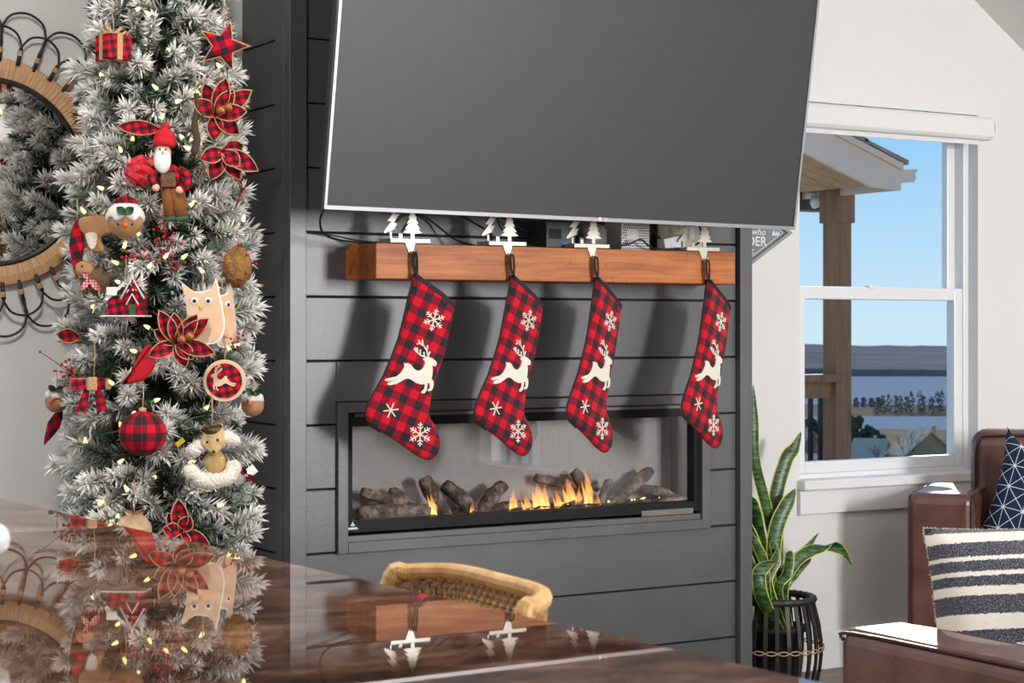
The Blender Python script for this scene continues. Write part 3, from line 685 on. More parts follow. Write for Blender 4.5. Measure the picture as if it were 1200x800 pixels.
MB().box(-.095, .095, -.018, -.004, .0005, .13).build('panel', M['cream'], r, bevel=.004); MB().box(.03, .05, -.0195, -.018, .05, .09).build('switch', M['plastic_w'], r)
r = thing('power_adapter', 'white power adapter block lying among cords on the mantel', 'adapter', (1.295, -.115, ZM+.03), 0)
b = MB().box(-.042, .042, -.02, .02, -.020, .020); b.v = [Matrix.Rotation(-.22, 4, 'Y') @ v for v in b.v]; b.build('block', M['plastic_w'], r, bevel=.004)
b = MB(); b.tube([(.0, -.02, -.02), (.003, -.03, -.0295)], .004, 8); b.build('lead', M['plastic_g'], r)
DEV.append(r)
def cable(own, label, pts, r=.0032):
    p = spline(pts, 7); b = MB(); b.tube([q-own.location for q in p], r, 6); return b.build('power_cord', M['cord'], own)
cable(tv, 'black cord drooping from the television corner onto the mantel end', [(-.02, -.30, 1.62), (-.02, -.25, 1.585), (.03, -.16, 1.548), (.10, -.12, 1.530), (.20, -.10, 1.5245), (.27, -.09, 1.5245)])
cable(tv, 'thin black cord running along the wall from the chimney corner to the mantel', [(.045, -.006, 1.556), (.12, -.03, 1.548), (.20, -.06, 1.532), (.30, -.08, 1.5245)], .0025)
cable(tv, 'black cord crossing behind the holder by the christmas tree', [(.30, -.10, 1.5245), (.345, -.06, 1.575), (.40, -.03, 1.62), (.46, -.02, 1.60), (.52, -.06, 1.545), (.57, -.10, 1.5245)])
cable(tv, 'black cord hooking down to the mantel before the shiplap', [(.52, -.05, 1.63), (.57, -.06, 1.605), (.625, -.08, 1.57), (.625, -.10, 1.54), (.58, -.11, 1.5245), (.52, -.11, 1.5245)])
cable(DEV[0], 'twin bend of black cord beside the black device', [(.68, -.04, 1.63), (.69, -.05, 1.585), (.73, -.08, 1.545), (.79, -.10, 1.5245), (.86, -.10, 1.5245)])
cable(DEV[0], 'black cord slanting towards the black device', [(.69, -.03, 1.63), (.76, -.05, 1.585), (.82, -.07, 1.56), (.875, -.12, 1.54), (.88, -.16, 1.528)])
cable(DEV[1], 'black cord tangled before the grey speaker puck', [(.86, -.14, 1.545), (.93, -.13, 1.565), (.99, -.12, 1.55), (1.02, -.14, 1.5245), (1.07, -.12, 1.5245)])
cable(DEV[2], 'black cord curling over the mantel beside the perforated box', [(1.02, -.12, 1.5245), (1.10, -.15, 1.540), (1.14, -.16, 1.556), (1.175, -.16, 1.535), (1.22, -.15, 1.5245), (1.29, -.15, 1.5245)])
cable(DEV[3], 'black cord looping up past the white power adapter', [(1.20, -.13, 1.5245), (1.27, -.15, 1.53), (1.335, -.155, 1.535), (1.385, -.15, 1.56), (1.395, -.13, 1.61), (1.39, -.10, 1.64)])
cable(DEV[3], 'grey loop of cord behind the white power adapter', [(1.245, -.06, 1.64), (1.245, -.07, 1.61), (1.255, -.08, 1.58), (1.28, -.10, 1.555)], .003)

# ------------------------------------------------------------------ wall sign right of the chimney
sg = thing('wall_sign', 'grey diamond wall sign with white lettering beside the chimney', 'sign', (1.935, YB, 1.626))
hw, hh = .226, .142
def rh(k): return [(-hw*k, 0), (0, -hh*k), (hw*k, 0), (0, hh*k)]
def ringprism(b, ko, ki, y0, y1):
    A, B = rh(ko), rh(ki); vs = [(p[0], y0, p[1]) for p in A+B]+[(p[0], y1, p[1]) for p in A+B]; fs = []
    for i in range(4):
        j = (i+1) % 4; fs += [(i, j, 4+j, 4+i), (8+i, 12+i, 12+j, 8+j), (i, 8+i, 8+j, j), (4+i, 4+j, 12+j, 12+i)]
    b.add(vs, fs)
b = MB(); ringprism(b, 1, .90, -.022, 0); b.build('frame', M['signframe'], sg)
b = MB().prism(rh(.9), -.012, -.001); b.build('board', M['signgrey'], sg)
b = MB(); ringprism(b, .83, .81, -.0135, -.012); b.build('border_line', M['chalk'], sg)
text('not all', .032, M['chalk'], sg, (-.005, -.0128, .034), shear=.3)
text('those who', .037, M['chalk'], sg, (.025, -.0128, -.012), shear=.25)
text('WANDER', .049, M['chalk'], sg, (.004, -.0128, -.051), bold=.0008)
text('are lost.', .032, M['chalk'], sg, (.002, -.0128, -.080), shear=.25)
for s in (-1, 1):
    for k in range(3): MB().prism([(s*(.135+.012*k), -.012), (s*(.142+.012*k), .012-.003*k), (s*(.150+.012*k), -.010)], -.0135, -.012).build('painted_leaf', M['chalk'], sg)

# ------------------------------------------------------------------ round mirror with black cane loops
mi = thing('wall_mirror', 'round mirror with rattan ring and black cane loop petals', 'mirror', (-.785, YB, 1.27+.45))
R1 = .328; R0 = .268
b = MB(); b.lathe([(R0-.004, 0), (R0-.004, .012)], 64); b.v = [Matrix.Rotation(PI/2, 4, 'X') @ v for v in b.v]; b.v = [v+Vector((0, -.004, 0)) for v in b.v]; b.build('mirror_glass', M['mirror'], mi)
def ringY(R, r, n=72, m=8, y=0, sq=1.0):
    b = MB(); b.tube([(R*math.cos(2*PI*i/n), y, R*math.sin(2*PI*i/n)) for i in range(n)], r, m, closed=True); return b
ringY(R0-.004, .008, y=-.016).build('inner_rim', M['blackcane'], mi)
n = 300; b = MB()                                   # rattan wrapping: ridged flat ring
prof = [(-.0, .0), (-.030, .0), (-.032, -.010), (-.026, -.020), (.0, -.024), (.026, -.020), (.032, -.010), (.030, .0)]
vs = []; kk = len(prof)
for i in range(n):
    a = 2*PI*i/n; s_ = 1+(.014 if i % 2 else -.014)
    for p in prof: R = (R1+R0)/2+p[0]*s_; vs.append((R*math.cos(a), p[1]*s_-.003, R*math.sin(a)))
b.add(vs, [(i*kk+j, ((i+1) % n)*kk+j, ((i+1) % n)*kk+(j+1) % kk, i*kk+(j+1) % kk) for i in range(n) for j in range(kk)], 0, False); b.build('rattan_ring', M['canering'], mi)
def pol(a, r, y): return Vector((r*math.sin(a), y, r*math.cos(a)))
st = 2*PI/40; a0 = math.radians(4)
for i in range(40):
    a = a0+i*st; long_ = i % 2 == 0; yy = -.020 if long_ else -.028
    b = MB(); b.tube([pol(a, R1-.012, yy), pol(a, R1+(.045 if long_ else .036), yy)], .0062, 7); b.build('stem', M['blackcane'], mi)
    b = MB()
    for k in range(3): b.tube([pol(a, R1+.016+.0052*k, yy), pol(a, R1+.0205+.0052*k, yy)], .0082, 8)
    b.build('binding', M['cane'], mi)
    a2 = a+2*st; rt = (.472 if long_ else .420); rb_ = R1+(.04 if long_ else .03); am = (a+a2)/2
    p0 = pol(a+.010, rb_, yy); p1 = pol(a2-.010, rb_, yy); wv = pol(am, 1, 0)-pol(am, 0, 0); tv_ = Vector((wv.z, 0, -wv.x)); ctr = pol(am, rt-.062, yy); hwid = .066 if long_ else .060
    pts = [p0, p0.lerp(ctr-tv_*hwid, .55), ctr-tv_*hwid, ctr-tv_*hwid*.72+wv*.044, ctr+wv*.062, ctr+tv_*hwid*.72+wv*.044, ctr+tv_*hwid, p1.lerp(ctr+tv_*hwid, .55), p1]
    b = MB(); b.tube(spline(pts, 5), .0036, 6); b.build('cane_loop', M['blackcane'], mi)

# ------------------------------------------------------------------ flocked christmas tree
AX = Vector((-.425, -.06, 0)); TC = Vector((CAM.x-AX.x, CAM.y-AX.y, 0)).normalized(); TR = Vector((-TC.y, TC.x, 0))
ROT = math.atan2(TC.x, -TC.y)                  # turns local -Y towards the room
DAX = (AX-CAM).dot(VW)
def trad(z):
    pts = [(.0, .10), (.12, .24), (.30, .30), (.7, .300), (1.0, .290), (1.3, .280), (1.7, .265), (2.0, .235), (2.3, .195), (2.55, .10), (2.72, .01)]
    for (z0, r0), (z1, r1) in zip(pts[:-1], pts[1:]):
        if z <= z1: return r0+(r1-r0)*(z-z0)/(z1-z0)
    return .01
def on_tree(px, py, out=.0):
    d = DAX
    for _ in range(4):
        p = at_d(px, py, d); u = (p-AX).dot(TR); r = trad(p.z); wv = math.sqrt(max(r*r-u*u, .0009)); d = DAX - wv*.97 - out
    return at_d(px, py, d)
ORN = []          # keep-clear spots (point, radius) so that branches do not swallow the ornaments
def spot(px, py, rad, out=.025):
    p = on_tree(px, py, out); ORN.append((p, rad)); return p
tree = thing('christmas_tree', 'slim artificial christmas tree with snow flocked branches beside the chimney', 'tree', (AX.x, AX.y, 0))
b = MB(); b.tube([(0, 0, .02), (0, 0, 2.66)], [.016, .006], 10); b.build('trunk', M['bark'], tree)
b = MB()
for i in range(4): b.tube([(0, 0, .12), (.10*math.cos(i*PI/2), .10*math.sin(i*PI/2), .06), (.2*math.cos(i*PI/2), .2*math.sin(i*PI/2), .008)], .008, 6)
b.build('stand', M['blkmat'], tree)
GRN = [S(40, 66, 46), S(56, 82, 54), S(78, 98, 62), S(38, 62, 52)]; SNW = S(250, 248, 244)
def sprig(seed, snow, L=.15, n=205, broom=.5):
    rr = random.Random(seed); b = MB(); bend = Vector((rr.uniform(-.02, .02), rr.uniform(-.02, .02), 0))
    def st_(t): return Vector((0, 0, L*t)) + bend*t*t
    pts = [st_(i/5) for i in range(6)]; b.tube(pts, [.0035, .003, .003, .0025, .002, .001], 5); b.c += [S(70, 62, 50)]*len(b.v)
    for i in range(n):
        t = rr.uniform(.12, 1)**.8; p = st_(t); a = rr.uniform(0, 2*PI); op = rr.uniform(.5, 1.05) if t < .72 else rr.uniform(.1, 1.25)
        d = Vector((math.cos(a)*math.sin(op), math.sin(a)*math.sin(op), math.cos(op))); ln = rr.uniform(.030, .048)*(1.1-.2*t)
        wd = rr.uniform(.0011, .0017); k = d.orthogonal().normalized(); k2 = d.cross(k); e_ = p+d*ln
        fl = snow*rr.uniform(.5, 1.2) ; fl = min(1, max(0, fl+(t-.55)*.55+.30*d.y)); g0 = rr.choice(GRN)
        if rr.random() < fl: wd *= 1.5
        vs = [p+k*wd, p-k*wd*.5+k2*wd*.86, p-k*wd*.5-k2*wd*.86]; q = p+d*ln*.62; vs += [q+k*wd*1.15, q-k*wd*.57+k2*wd, q-k*wd*.57-k2*wd, e_]
        b.add(vs, [(0, 1, 4, 3), (1, 2, 5, 4), (2, 0, 3, 5), (3, 4, 6), (4, 5, 6), (5, 3, 6)], 0, False)
        mixc = lambda f: tuple(g0[j]*(1-f)+SNW[j]*f for j in range(3))
        b.c += [mixc(fl*.22)]*3+[mixc(min(1, fl*1.05))]*3+[mixc(min(1, fl*1.3))]
    return b.mesh('branch_mesh')
VAR = [sprig(1, 1.0), sprig(2, .85, .16), sprig(3, 1.15, .12, 180), sprig(4, .7, .15), sprig(5, .42, .14), sprig(6, 1.0, .17, 190), sprig(7, .8, .13)]
for me in VAR: me.materials.append(M['needle'])

# ------------------------------------------------------------------ ornaments
def twine(parent, h, z0=0): b = MB(); b.tube([(0, 0, z0), (.002, .004, z0+h*.5), (0, .012, z0+h)], .0014, 5); return b.build('hanging_twine', M['twine'], parent)
def petal(b, ang, ln, wd, mat=0, y=0, lift=.4, edge=None):
    n = 7; L_, R_ = [], []
    d = Vector((math.cos(ang), 0, math.sin(ang))); s = Vector((-math.sin(ang), 0, math.cos(ang)))
    vs = []
    for i in range(n):
        t = i/(n-1); w_ = wd*math.sin(PI*min(1, t*.93+.07))**.8; c = d*ln*t+Vector((0, y-lift*ln*math.sin(PI*t*.7), 0))
        vs += [c-s*w_+Vector((0, -.004, 0)), c+Vector((0, .004, 0)), c+s*w_+Vector((0, -.004, 0))]
    fs = []
    for i in range(n-1):
        for j in range(2): fs.append((i*3+j, (i+1)*3+j, (i+1)*3+j+1, i*3+j+1))
    b.add(vs, fs, mat, True)
    bk = [v+Vector((0, .0016, 0)) for v in vs]; b.add(bk, fs, mat, True)
    if edge is not None:
        edge.tube([vs[i*3] for i in range(n)]+[vs[i*3+2] for i in reversed(range(n))], .0014, 4)
def poinsettia(px, py, label, angs, ln, wd, rad, bells=2, out=.03):
    r = thing('fabric_poinsettia', label, 'ornament', spot(px, py, rad, out), ROT, 'plaid fabric poinsettias on the tree')
    for a, l in angs:
        p = MB(); e_ = MB(); petal(p, math.radians(a), ln*l, wd*(.8+.2*l), 0, random.uniform(-.008, .008), random.uniform(.1, .4), e_)
        po = p.build('petal', M['plaid_s'], r); e_.build('burlap_edge', M['burlap'], po)
    for k in range(bells):
        b = MB(); b.sphere((.010+.016*k, -.022, .008+.006*k), .0105, 12, 8); b.build('jingle_bell', M['bell'], r)
    return r
# gift box
r = thing('gift_ornament', 'plaid gift box ornament with burlap ribbon near the tree top', 'ornament', spot(133, 54, .06), ROT+.5)
b = MB().box(-.028, .028, -.028, .028, -.03, .022); b.build('box', M['plaid_s'], r, bevel=.002)
b = MB().box(-.006, .006, -.0295, .0295, -.031, .0235); b.box(-.0295, .0295, -.006, .006, -.031, .0235); b.build('ribbon', M['burlap'], r)
b = MB()
for s in (-1, 1): b.tube([(0, 0, .024), (s*.018, 0, .040), (s*.028, 0, .034), (s*.02, 0, .026), (0, 0, .024)], .004, 6)
b.build('bow', M['burlap'], r); twine(r, .05, .03)
# star
r = thing('star_ornament', 'red and black plaid star with burlap edge by the dark chimney side', 'ornament', spot(262, 54, .05), ROT)
def star(k): return [((.055 if i % 2 == 0 else .024)*k*math.sin(i*PI/5+.28), (.055 if i % 2 == 0 else .024)*k*math.cos(i*PI/5+.28)) for i in range(10)]
MB().puff(star(.93), .010, (.003, .007)).build('star', M['plaid_o'], r); MB().prism(star(1.04), -.002, .002).build('burlap_backing', M['burlap'], r); twine(r, .06, .04)
poinsettia(253, 135, 'plaid poinsettia with burlap edge below the star, nearest the tree top', [(75, 1.0), (110, .9), (35, 1.15), (5, .8), (150, .7), (-40, .8), (-95, .7), (55, .8)], .078, .018, .07)
poinsettia(262, 178, 'plaid ribbon flower hanging under the topmost poinsettia', [(-30, 1.1), (-60, .9), (-115, .9), (200, .7), (20, .6), (-45, .6)], .074, .018, .06, 0)
poinsettia(207, 402, 'large plaid poinsettia with two rusty bells under the owls', [(118, 1.15), (95, .95), (38, 1.25), (55, 1.1), (150, .8), (205, .95), (-70, .8), (-15, 1.2), (-45, .7)], .066, .016, .085)
poinsettia(212, 622, 'plaid ribbon flower at the foot of the tree by the countertop', [(95, 1.1), (125, .75), (60, .6), (-30, 1.1), (170, .6), (-80, .7)], .062, .017, .06, 0)
def leafo(px, py, ang, ln, label, out=.0, wd=.015):
    r = thing('plaid_leaf', label, 'ornament', spot(px, py, .03, out), ROT, 'plaid fabric leaves on the tree'); p = MB(); e_ = MB(); petal(p, math.radians(ang), ln, wd, 0, 0, .2, e_); q = p.build('leaf', M['plaid_s'], r); e_.build('burlap_edge', M['burlap'], q)
leafo(186, 152, 178, .085, 'plaid fabric leaf lying flat above the red capped figurine')
leafo(92, 395, 172, .045, 'plaid fabric leaf tip beside the mirror loops', -.02)
# twig
r = thing('twig_ornament', 'bare brown twig ornament hanging on a string', 'ornament', spot(229, 147, .04), ROT)
b = MB(); b.tube(spline([(.002, 0, .066), (.004, -.002, .04), (-.002, .002, 0), (.003, 0, -.03), (-.004, 0, -.062)], 4), [.006]*8+[.0075]*8+[.004], 8); b.tube([(.002, 0, .01), (.018, -.004, .026)], .003, 5); b.build('stick', M['bark'], r); twine(r, .05, .06)
# bearded figurine with sack
r = thing('figurine_ornament', 'white bearded figurine in red knit cap carrying a shiny red sack', 'ornament', spot(192, 198, .10, .04), ROT)
def hat(): return MB().lathe([(.0215, 0), (.0235, .006), (.0235, .011), (.021, .013), (.0215, .018), (.0190, .027), (.0130, .034), (.0060, .037), (.0085, .041), (.0075, .047), (.002, .050)], 18)
b = MB(); b.sphere((-.002, -.004, .030), (.017, .016, .022), 14, 10); b.build('head', M['skin'], r)
h = hat(); h.v = [T(0, 0, .046) @ Matrix.Rotation(.08, 4, 'Y') @ v for v in h.v]; h.build('knit_cap', M['redfelt'], r)
b = MB(); b.sphere((-.003, -.014, .016), (.0175, .012, .026), 14, 10); b.build('beard', M['beard'], r)
for s in (-1, 1): MB().sphere((-.002+s*.006, -.021, .038), .0022, 8, 5).build('eye', M['blkmat'], r)
MB().sphere((-.002, -.024, .031), .0038, 8, 6, 0).build('nose', M['skin'], r)
b = MB(); b.sphere((.012, .004, -.018), (.024, .018, .030), 14, 10); b.build('plaid_shirt', M['plaid_s'], r)
b = MB().box(-.006, .024, -.016, -.012, -.038, -.008); b.build('brown_bib', M['fur_brown'], r, bevel=.002)
b = MB(); b.tube(spline([(.030, 0, .0), (.048, -.008, -.014), (.046, -.016, -.034), (.034, -.022, -.042)], 4), .0085, 8); b.build('arm', M['plaid_s'], r); MB().sphere((.032, -.023, -.044), (.009, .007, .008), 10, 6).build('hand', M['skin'], r)
b = MB(); b.tube([(-.008, 0, .0), (-.026, -.014, -.018), (-.020, -.022, -.036)], .008, 8); b.build('arm', M['plaid_s'], r); MB().sphere((-.016, -.023, -.040), (.008, .007, .008), 10, 6).build('hand', M['skin'], r)
b = MB(); b.tube([(.026, 0, -.04), (.030, 0, -.07), (.034, 0, -.098)], [.017, .0155, .0145], 12); b.tube([(.010, .004, -.04), (.012, .004, -.07), (.014, .004, -.098)], [.016, .0145, .0135], 12); b.build('trousers', M['brownfelt'], r)
b = MB(); b.tube([(.034, 0, -.098), (.035, 0, -.106)], .017, 12); b.tube([(.014, .004, -.098), (.015, .004, -.106)], .016, 12); b.build('boot_cuff', M['greenfelt'], r)
b = MB(); b.sphere((-.045, .012, -.004), (.034, .022, .030), 16, 10); b.tube([(-.03, .0, .018), (-.018, -.008, .008)], [.012, .006], 8)
for v in b.v: v += Vector((random.uniform(-1, 1), random.uniform(-1, 1), random.uniform(-1, 1)))*.0042
b.sm = [False]*len(b.sm); b.build('sack', M['redshine'], r); twine(r, .05, .09)
# pudding ball
r = thing('pudding_ornament', 'round gingerbread pudding face ornament with white icing and holly', 'ornament', spot(147, 258, .055), ROT)
MB().sphere((0, 0, 0), .037, 20, 12).build('pudding', M['ginger'], r)
b = MB(); b.lathe([(.001, .041), (.020, .036), (.034, .024), (.0405, .008), (.039, .001), (.034, .002)], 24, cap=False)
for i, v in enumerate(b.v):
    if v.z < .012: v.z += .006*math.sin(7*math.atan2(v.y, v.x))
b.build('icing', M['beard'], r); MB().lathe([(.024, .034), (.021, .043), (.010, .049), (.001, .051)], 18).build('plaid_cap', M['plaid_s'], r)
for s in (-1, 1):
    b = MB(); petal(b, PI/2-s*.9, .022, .009, 0, -.0445, .0); b.v = [v+Vector((0, 0, .010)) for v in b.v]; b.build('holly_leaf', M['greenfelt'], r)
    MB().sphere((s*.014, -.033, -.010), .0028, 8, 5).build('eye', M['blkmat'], r)
MB().sphere((.002, -.040, .012), .005, 10, 6).build('holly_berry', M['berry'], r); MB().sphere((0, -.037, -.012), (.005, .006, .005), 10, 6).build('nose', M['orange'], r); twine(r, .06, .045)
# plaid drops
def drop(px, py, h, wd, label, out=.02, tilt=0):
    r = thing('plaid_drop', label, 'ornament', spot(px, py, .04, out), ROT, 'long plaid drop ornaments'); b = MB(); b.lathe([(.001, -h/2), (wd*.5, -h*.3), (wd, h*.05), (wd*.75, h*.3), (.002, h/2)], 8, smooth=False); b.v = [Matrix.Rotation(tilt, 4, 'Y') @ v for v in b.v]; b.build('drop', M['plaid_o'], r); twine(r, .05, h/2-.005)
drop(90, 292, .125, .016, 'long plaid drop ornament hanging in front of the mirror', .03)
drop(62, 500, .085, .014, 'plaid drop ornament hanging below the small gingerbread head', .02, .45)
# hedgehog
r = thing('hedgehog_ornament', 'furry brown hedgehog ornament with pink gingham scarf by the mirror', 'ornament', spot(106, 327, .055, .01), ROT)
b = MB(); b.sphere((.012, 0, -.012), (.032, .026, .038), 20, 14)
b.v = [v*random.uniform(.9, 1.12) for v in b.v]; b.build('fur_body', M['fur_brown'], r); MB().sphere((-.012, -.008, .020), (.020, .018, .018), 14, 9).build('face', M['ginger'], r); MB().sphere((-.031, -.012, .022), .004, 8, 5).build('nose', M['blkmat'], r); MB().sphere((-.016, -.026, .026), .0024, 8, 5).build('eye', M['blkmat'], r)
b = MB(); petal(b, -2.2, .03, .006, 0, -.026); petal(b, -.9, .034, .007, 0, -.028); petal(b, 2.4, .02, .006, 0, -.026); b.build('scarf', mat('pink_gingham', None, .9, fn=plaid_fn(.006, red=S(236, 214, 210), mid=S(222, 128, 132), blk=S(206, 60, 76))), r); twine(r, .05, .03)
# burlap deer head behind
r = thing('deer_ornament', 'brown felt deer ornament with white chest behind the hedgehog', 'ornament', spot(112, 272, .05, -.02), ROT)
MB().puff(smooth_outline([(-.03, .03), (.02, .034), (.035, .0), (.012, -.012), (.02, -.04), (-.012, -.04), (-.022, -.01), (-.034, .008)], 3), .009, (.002, .006)).build('body', M['ginger'], r); MB().puff(smooth_outline([(-.02, -.004), (.004, -.004), (.0, -.034), (-.012, -.034)], 3), .004, (.001, .003), y=-.010).build('chest', M['fur_white'], r); twine(r, .05, .03)
# house
r = thing('house_ornament', 'small white gabled house ornament with plaid front', 'ornament', spot(146, 350, .05), ROT-.25)
MB().prism([(-.004, -.034), (.040, -.034), (.040, .004), (.018, .040), (-.004, .004)], -.006, .03).build('front_gable', M['plaid_s'], r)
MB().box(-.036, -.004, .0, .03, -.034, .004).build('side_wall', M['plaid_s'], r)
b = MB().prism([(-.042, .0), (-.002, .034), (.002, .030), (-.036, -.004)], -.004, .034); b.build('snowy_roof', M['beard'], r)
b = MB(); b.tube([(-.006, -.008, .0), (.018, -.008, .043), (.043, -.008, .0)], .0024, 5); b.tube([(.006, -.009, -.012), (.018, -.009, .010), (.031, -.009, -.012)], .002, 5); b.build('gable_trim', M['beard'], r)
MB().box(-.036, -.014, -.010, -.004, .006, .024).build('roof_snow_block', M['beard'], r, bevel=.002); MB().box(-.046, .048, -.02, .036, -.037, -.034).build('snow_base', M['beard'], r, bevel=.002); MB().box(.012, .024, -.0075, -.006, -.034, -.012).build('door', M['greenfelt'], r); twine(r, .05, .04)
# berry picks
def berries(px, py, label, n, sx, sz, out=.02):
    r = thing('berry_pick', label, 'berry pick', on_tree(px, py, out), ROT, 'red berry picks tucked into the tree'); st_ = MB()
    be = MB(); be.sphere((0, 0, 0), .0042, 8, 6); me = be.mesh('berry'); me.materials.append(M['berry'])
    for i in range(n):
        p = Vector((random.gauss(0, sx), random.uniform(-.03, .01), random.gauss(0, sz))); st_.tube([(0, .03, -.01), p*.5+Vector((0, .012, 0)), p], .0009, 4); link('berry', me, r, loc=p)
    st_.build('stems', M['bark'], r)
berries(196, 275, 'red berry spray below the figurine boots', 26, .020, .028, .03); berries(168, 300, 'red berry spray beside the warm bulbs over the house', 16, .026, .010, .03); berries(205, 308, 'small red berry spray above the owls', 12, .012, .014, .03)
berries(84, 437, 'red berry spray above the burlap bow', 30, .032, .022, .02); berries(272, 305, 'red berry spray around the tan fur cone', 22, .028, .022, .01); berries(278, 398, 'few red berries beside the owl cutouts', 9, .016, .012, .01); berries(284, 222, 'red berries close to the chimney side', 12, .008, .018, .0); berries(268, 100, 'few red berries between star and topmost poinsettia', 9, .02, .02, .0)
# fur cone
r = thing('fur_cone', 'fuzzy tan pinecone shaped fur ornament by the chimney side', 'ornament', spot(278, 313, .05, .015), ROT); b = MB(); b.sphere((0, 0, 0), (.030, .028, .040), 26, 16); b.v = [v*random.uniform(.9, 1.14) for v in b.v]; b.build('fur', M['fur_tan'], r); twine(r, .06, .035)
# owls
def owl(px, py, rot, label, out):
    r = thing('owl_ornament', label, 'ornament', spot(px, py, .05, out), ROT+rot, 'flat owl ornaments'); sil = smooth_outline([(-.038, .056), (-.014, .040), (.016, .046), (.026, .066), (.034, .030), (.040, .0), (.042, -.03), (.030, -.056), (.0, -.062), (-.022, -.05), (-.028, -.01), (-.030, .02)], 3)
    MB().prism([(x*1.09, z*1.07) for x, z in sil], -.001, .003).build('white_border', M['beard'], r); MB().prism(sil, -.003, -.001).build('body', M['paleowl'], r)
    for x in (-.016, .012):
        b = MB(); b.tube([(x, -.0032, .024), (x, -.0055, .024)], .0075, 16); b.build('eye_disc', M['beard'], r); b = MB(); b.tube([(x, -.0056, .023), (x, -.0068, .023)], .0040, 12); b.build('pupil', M['blkmat'], r)
    MB().prism([(-.006, .014), (.002, .014), (-.002, .004)], -.007, -.003).build('beak', M['yellow'], r); twine(r, .05, .045)
owl(237, 366, .0, 'pale wooden owl cutout with white border above the large poinsettia', .04); owl(261, 370, .9, 'second owl cutout turned sideways behind the pale owl', .01)
# cardinal
r = thing('cardinal_ornament', 'plain red bird ornament tucked beside the large poinsettia', 'ornament', spot(166, 427, .04), ROT); b = MB(); b.puff(smooth_outline([(.020, .040), (.004, .034), (-.010, .010), (-.024, -.018), (-.042, -.040), (-.006, -.036), (.018, -.020), (.028, .008)], 3), .011, (.003, .008)); b.build('body', M['redfelt'], r); MB().prism([(.020, .026), (.034, .022), (.020, .016)], -.003, .003).build('beak', M['orange'], r)
# burlap bow
r = thing('bow_ornament', 'burlap and plaid bow with two plaid tails', 'ornament', spot(110, 450, .055), ROT)
MB().box(-.048, .036, -.010, .010, -.012, .012).build('burlap_loops', M['burlap'], r, bevel=.006); MB().box(-.046, -.016, -.0125, -.010, -.011, .011).build('plaid_loop', M['plaid_s'], r); MB().box(.006, .024, -.0125, -.010, -.012, .012).build('plaid_loop', M['plaid_s'], r)
MB().box(-.014, .008, -.014, .012, -.014, .015).build('knot', M['burlap'], r, bevel=.004)
for s, x in ((-1, -.016), (1, .006)): MB().prism([(x-.004, -.010), (x+.008, -.010), (x+.012+s*.012, -.062), (x+s*.012, -.054), (x-.012+s*.012, -.064)], -.006, -.003).build('tail', M['plaid_s'], r)
twine(r, .10, .012)
# wood slice with deer
r = thing('wood_slice_ornament', 'round wood slice ornament with plaid face and wooden deer', 'ornament', spot(263, 446, .05), ROT)
b = MB(); b.tube([(0, -.004, 0), (0, .006, 0)], .044, 28); b.build('slice', M['paleowl'], r, bevel=.002); b = MB(); b.tube([(0, -.006, 0), (0, -.004, 0)], .036, 28); b.build('plaid_face', M['plaid_s'], r)
b = MB(); b.prism([((x-370)*.000085, -(y-480)*.000085) for x, y in DEER], -.0085, -.006)
for st in ANT: ribbon2(b, [((x-370)*.000085, -(y-480)*.000085) for x, y in st], .002, -.0085, -.006)
b.v = [Vector((-v.x, v.y, v.z)) for v in b.v]; b.build('wooden_deer', M['paleowl'], r); twine(r, .05, .042)
# plaid ball
r = thing('plaid_ball', 'round red and black plaid fabric ball ornament', 'ornament', spot(167, 508, .062, .03), ROT); MB().sphere((0, 0, 0), (.048, .048, .046), 28, 18).build('ball', M['plaid_b'], r); MB().lathe([(.008, .044), (.008, .052), (.003, .054)], 12).build('cap', M['burlap'], r); twine(r, .06, .052)
# fox with fluffy scarf
r = thing('fox_ornament', 'cream furry fox ornament with curled fluffy tail', 'ornament', spot(248, 530, .075, .035), ROT)
birch = mat('pale_birch', S(206, 172, 122), .7, var=(60, .25))
MB().puff(smooth_outline([(-.018, .036), (-.024, .056), (-.010, .044), (.010, .048), (.020, .064), (.024, .042), (.028, .022), (.016, .006), (.005, -.004), (-.012, .006), (-.024, .020)], 2), .007, (.002, .005), y=-.034).build('face', birch, r)
b = MB()
for cx, cz, q_ in ((-.036, .006, .017), (-.024, .014, .017), (.030, .030, .019), (.044, .026, .015), (.018, .022, .014)): b.sphere((cx, -.024, cz), (q_, q_*.8, q_*.85), 14, 9)
b.v = [v+Vector((random.gauss(0, .0012), random.gauss(0, .0012), random.gauss(0, .0012))) for v in b.v]; b.build('fur_cheeks', M['fur_white'], r)
b = MB(); b.sphere((.006, -.018, -.018), (.022, .014, .026), 14, 10); b.build('body', mat('gold_glitter', S(196, 160, 100), .5, bump=(400, 1, .003)), r)
b = MB(); b.tube(spline([(-.052, -.010, -.030), (-.03, -.020, -.048), (.0, -.024, -.058), (.032, -.020, -.048), (.046, -.008, -.022)], 6), [.010]+[.017]*23+[.014], 12); b.v = [v+Vector((random.gauss(0, .0018), random.gauss(0, .0018), random.gauss(0, .0018))) for v in b.v]; b.build('fluffy_tail', M['fur_white'], r)
for x, z in ((-.010, .024), (.011, .028)): MB().sphere((x, -.042, z), .0028, 8, 5).build('eye', M['blkmat'], r)
MB().sphere((.003, -.043, .004), .0034, 8, 5).build('nose', M['blkmat'], r); twine(r, .07, .05)
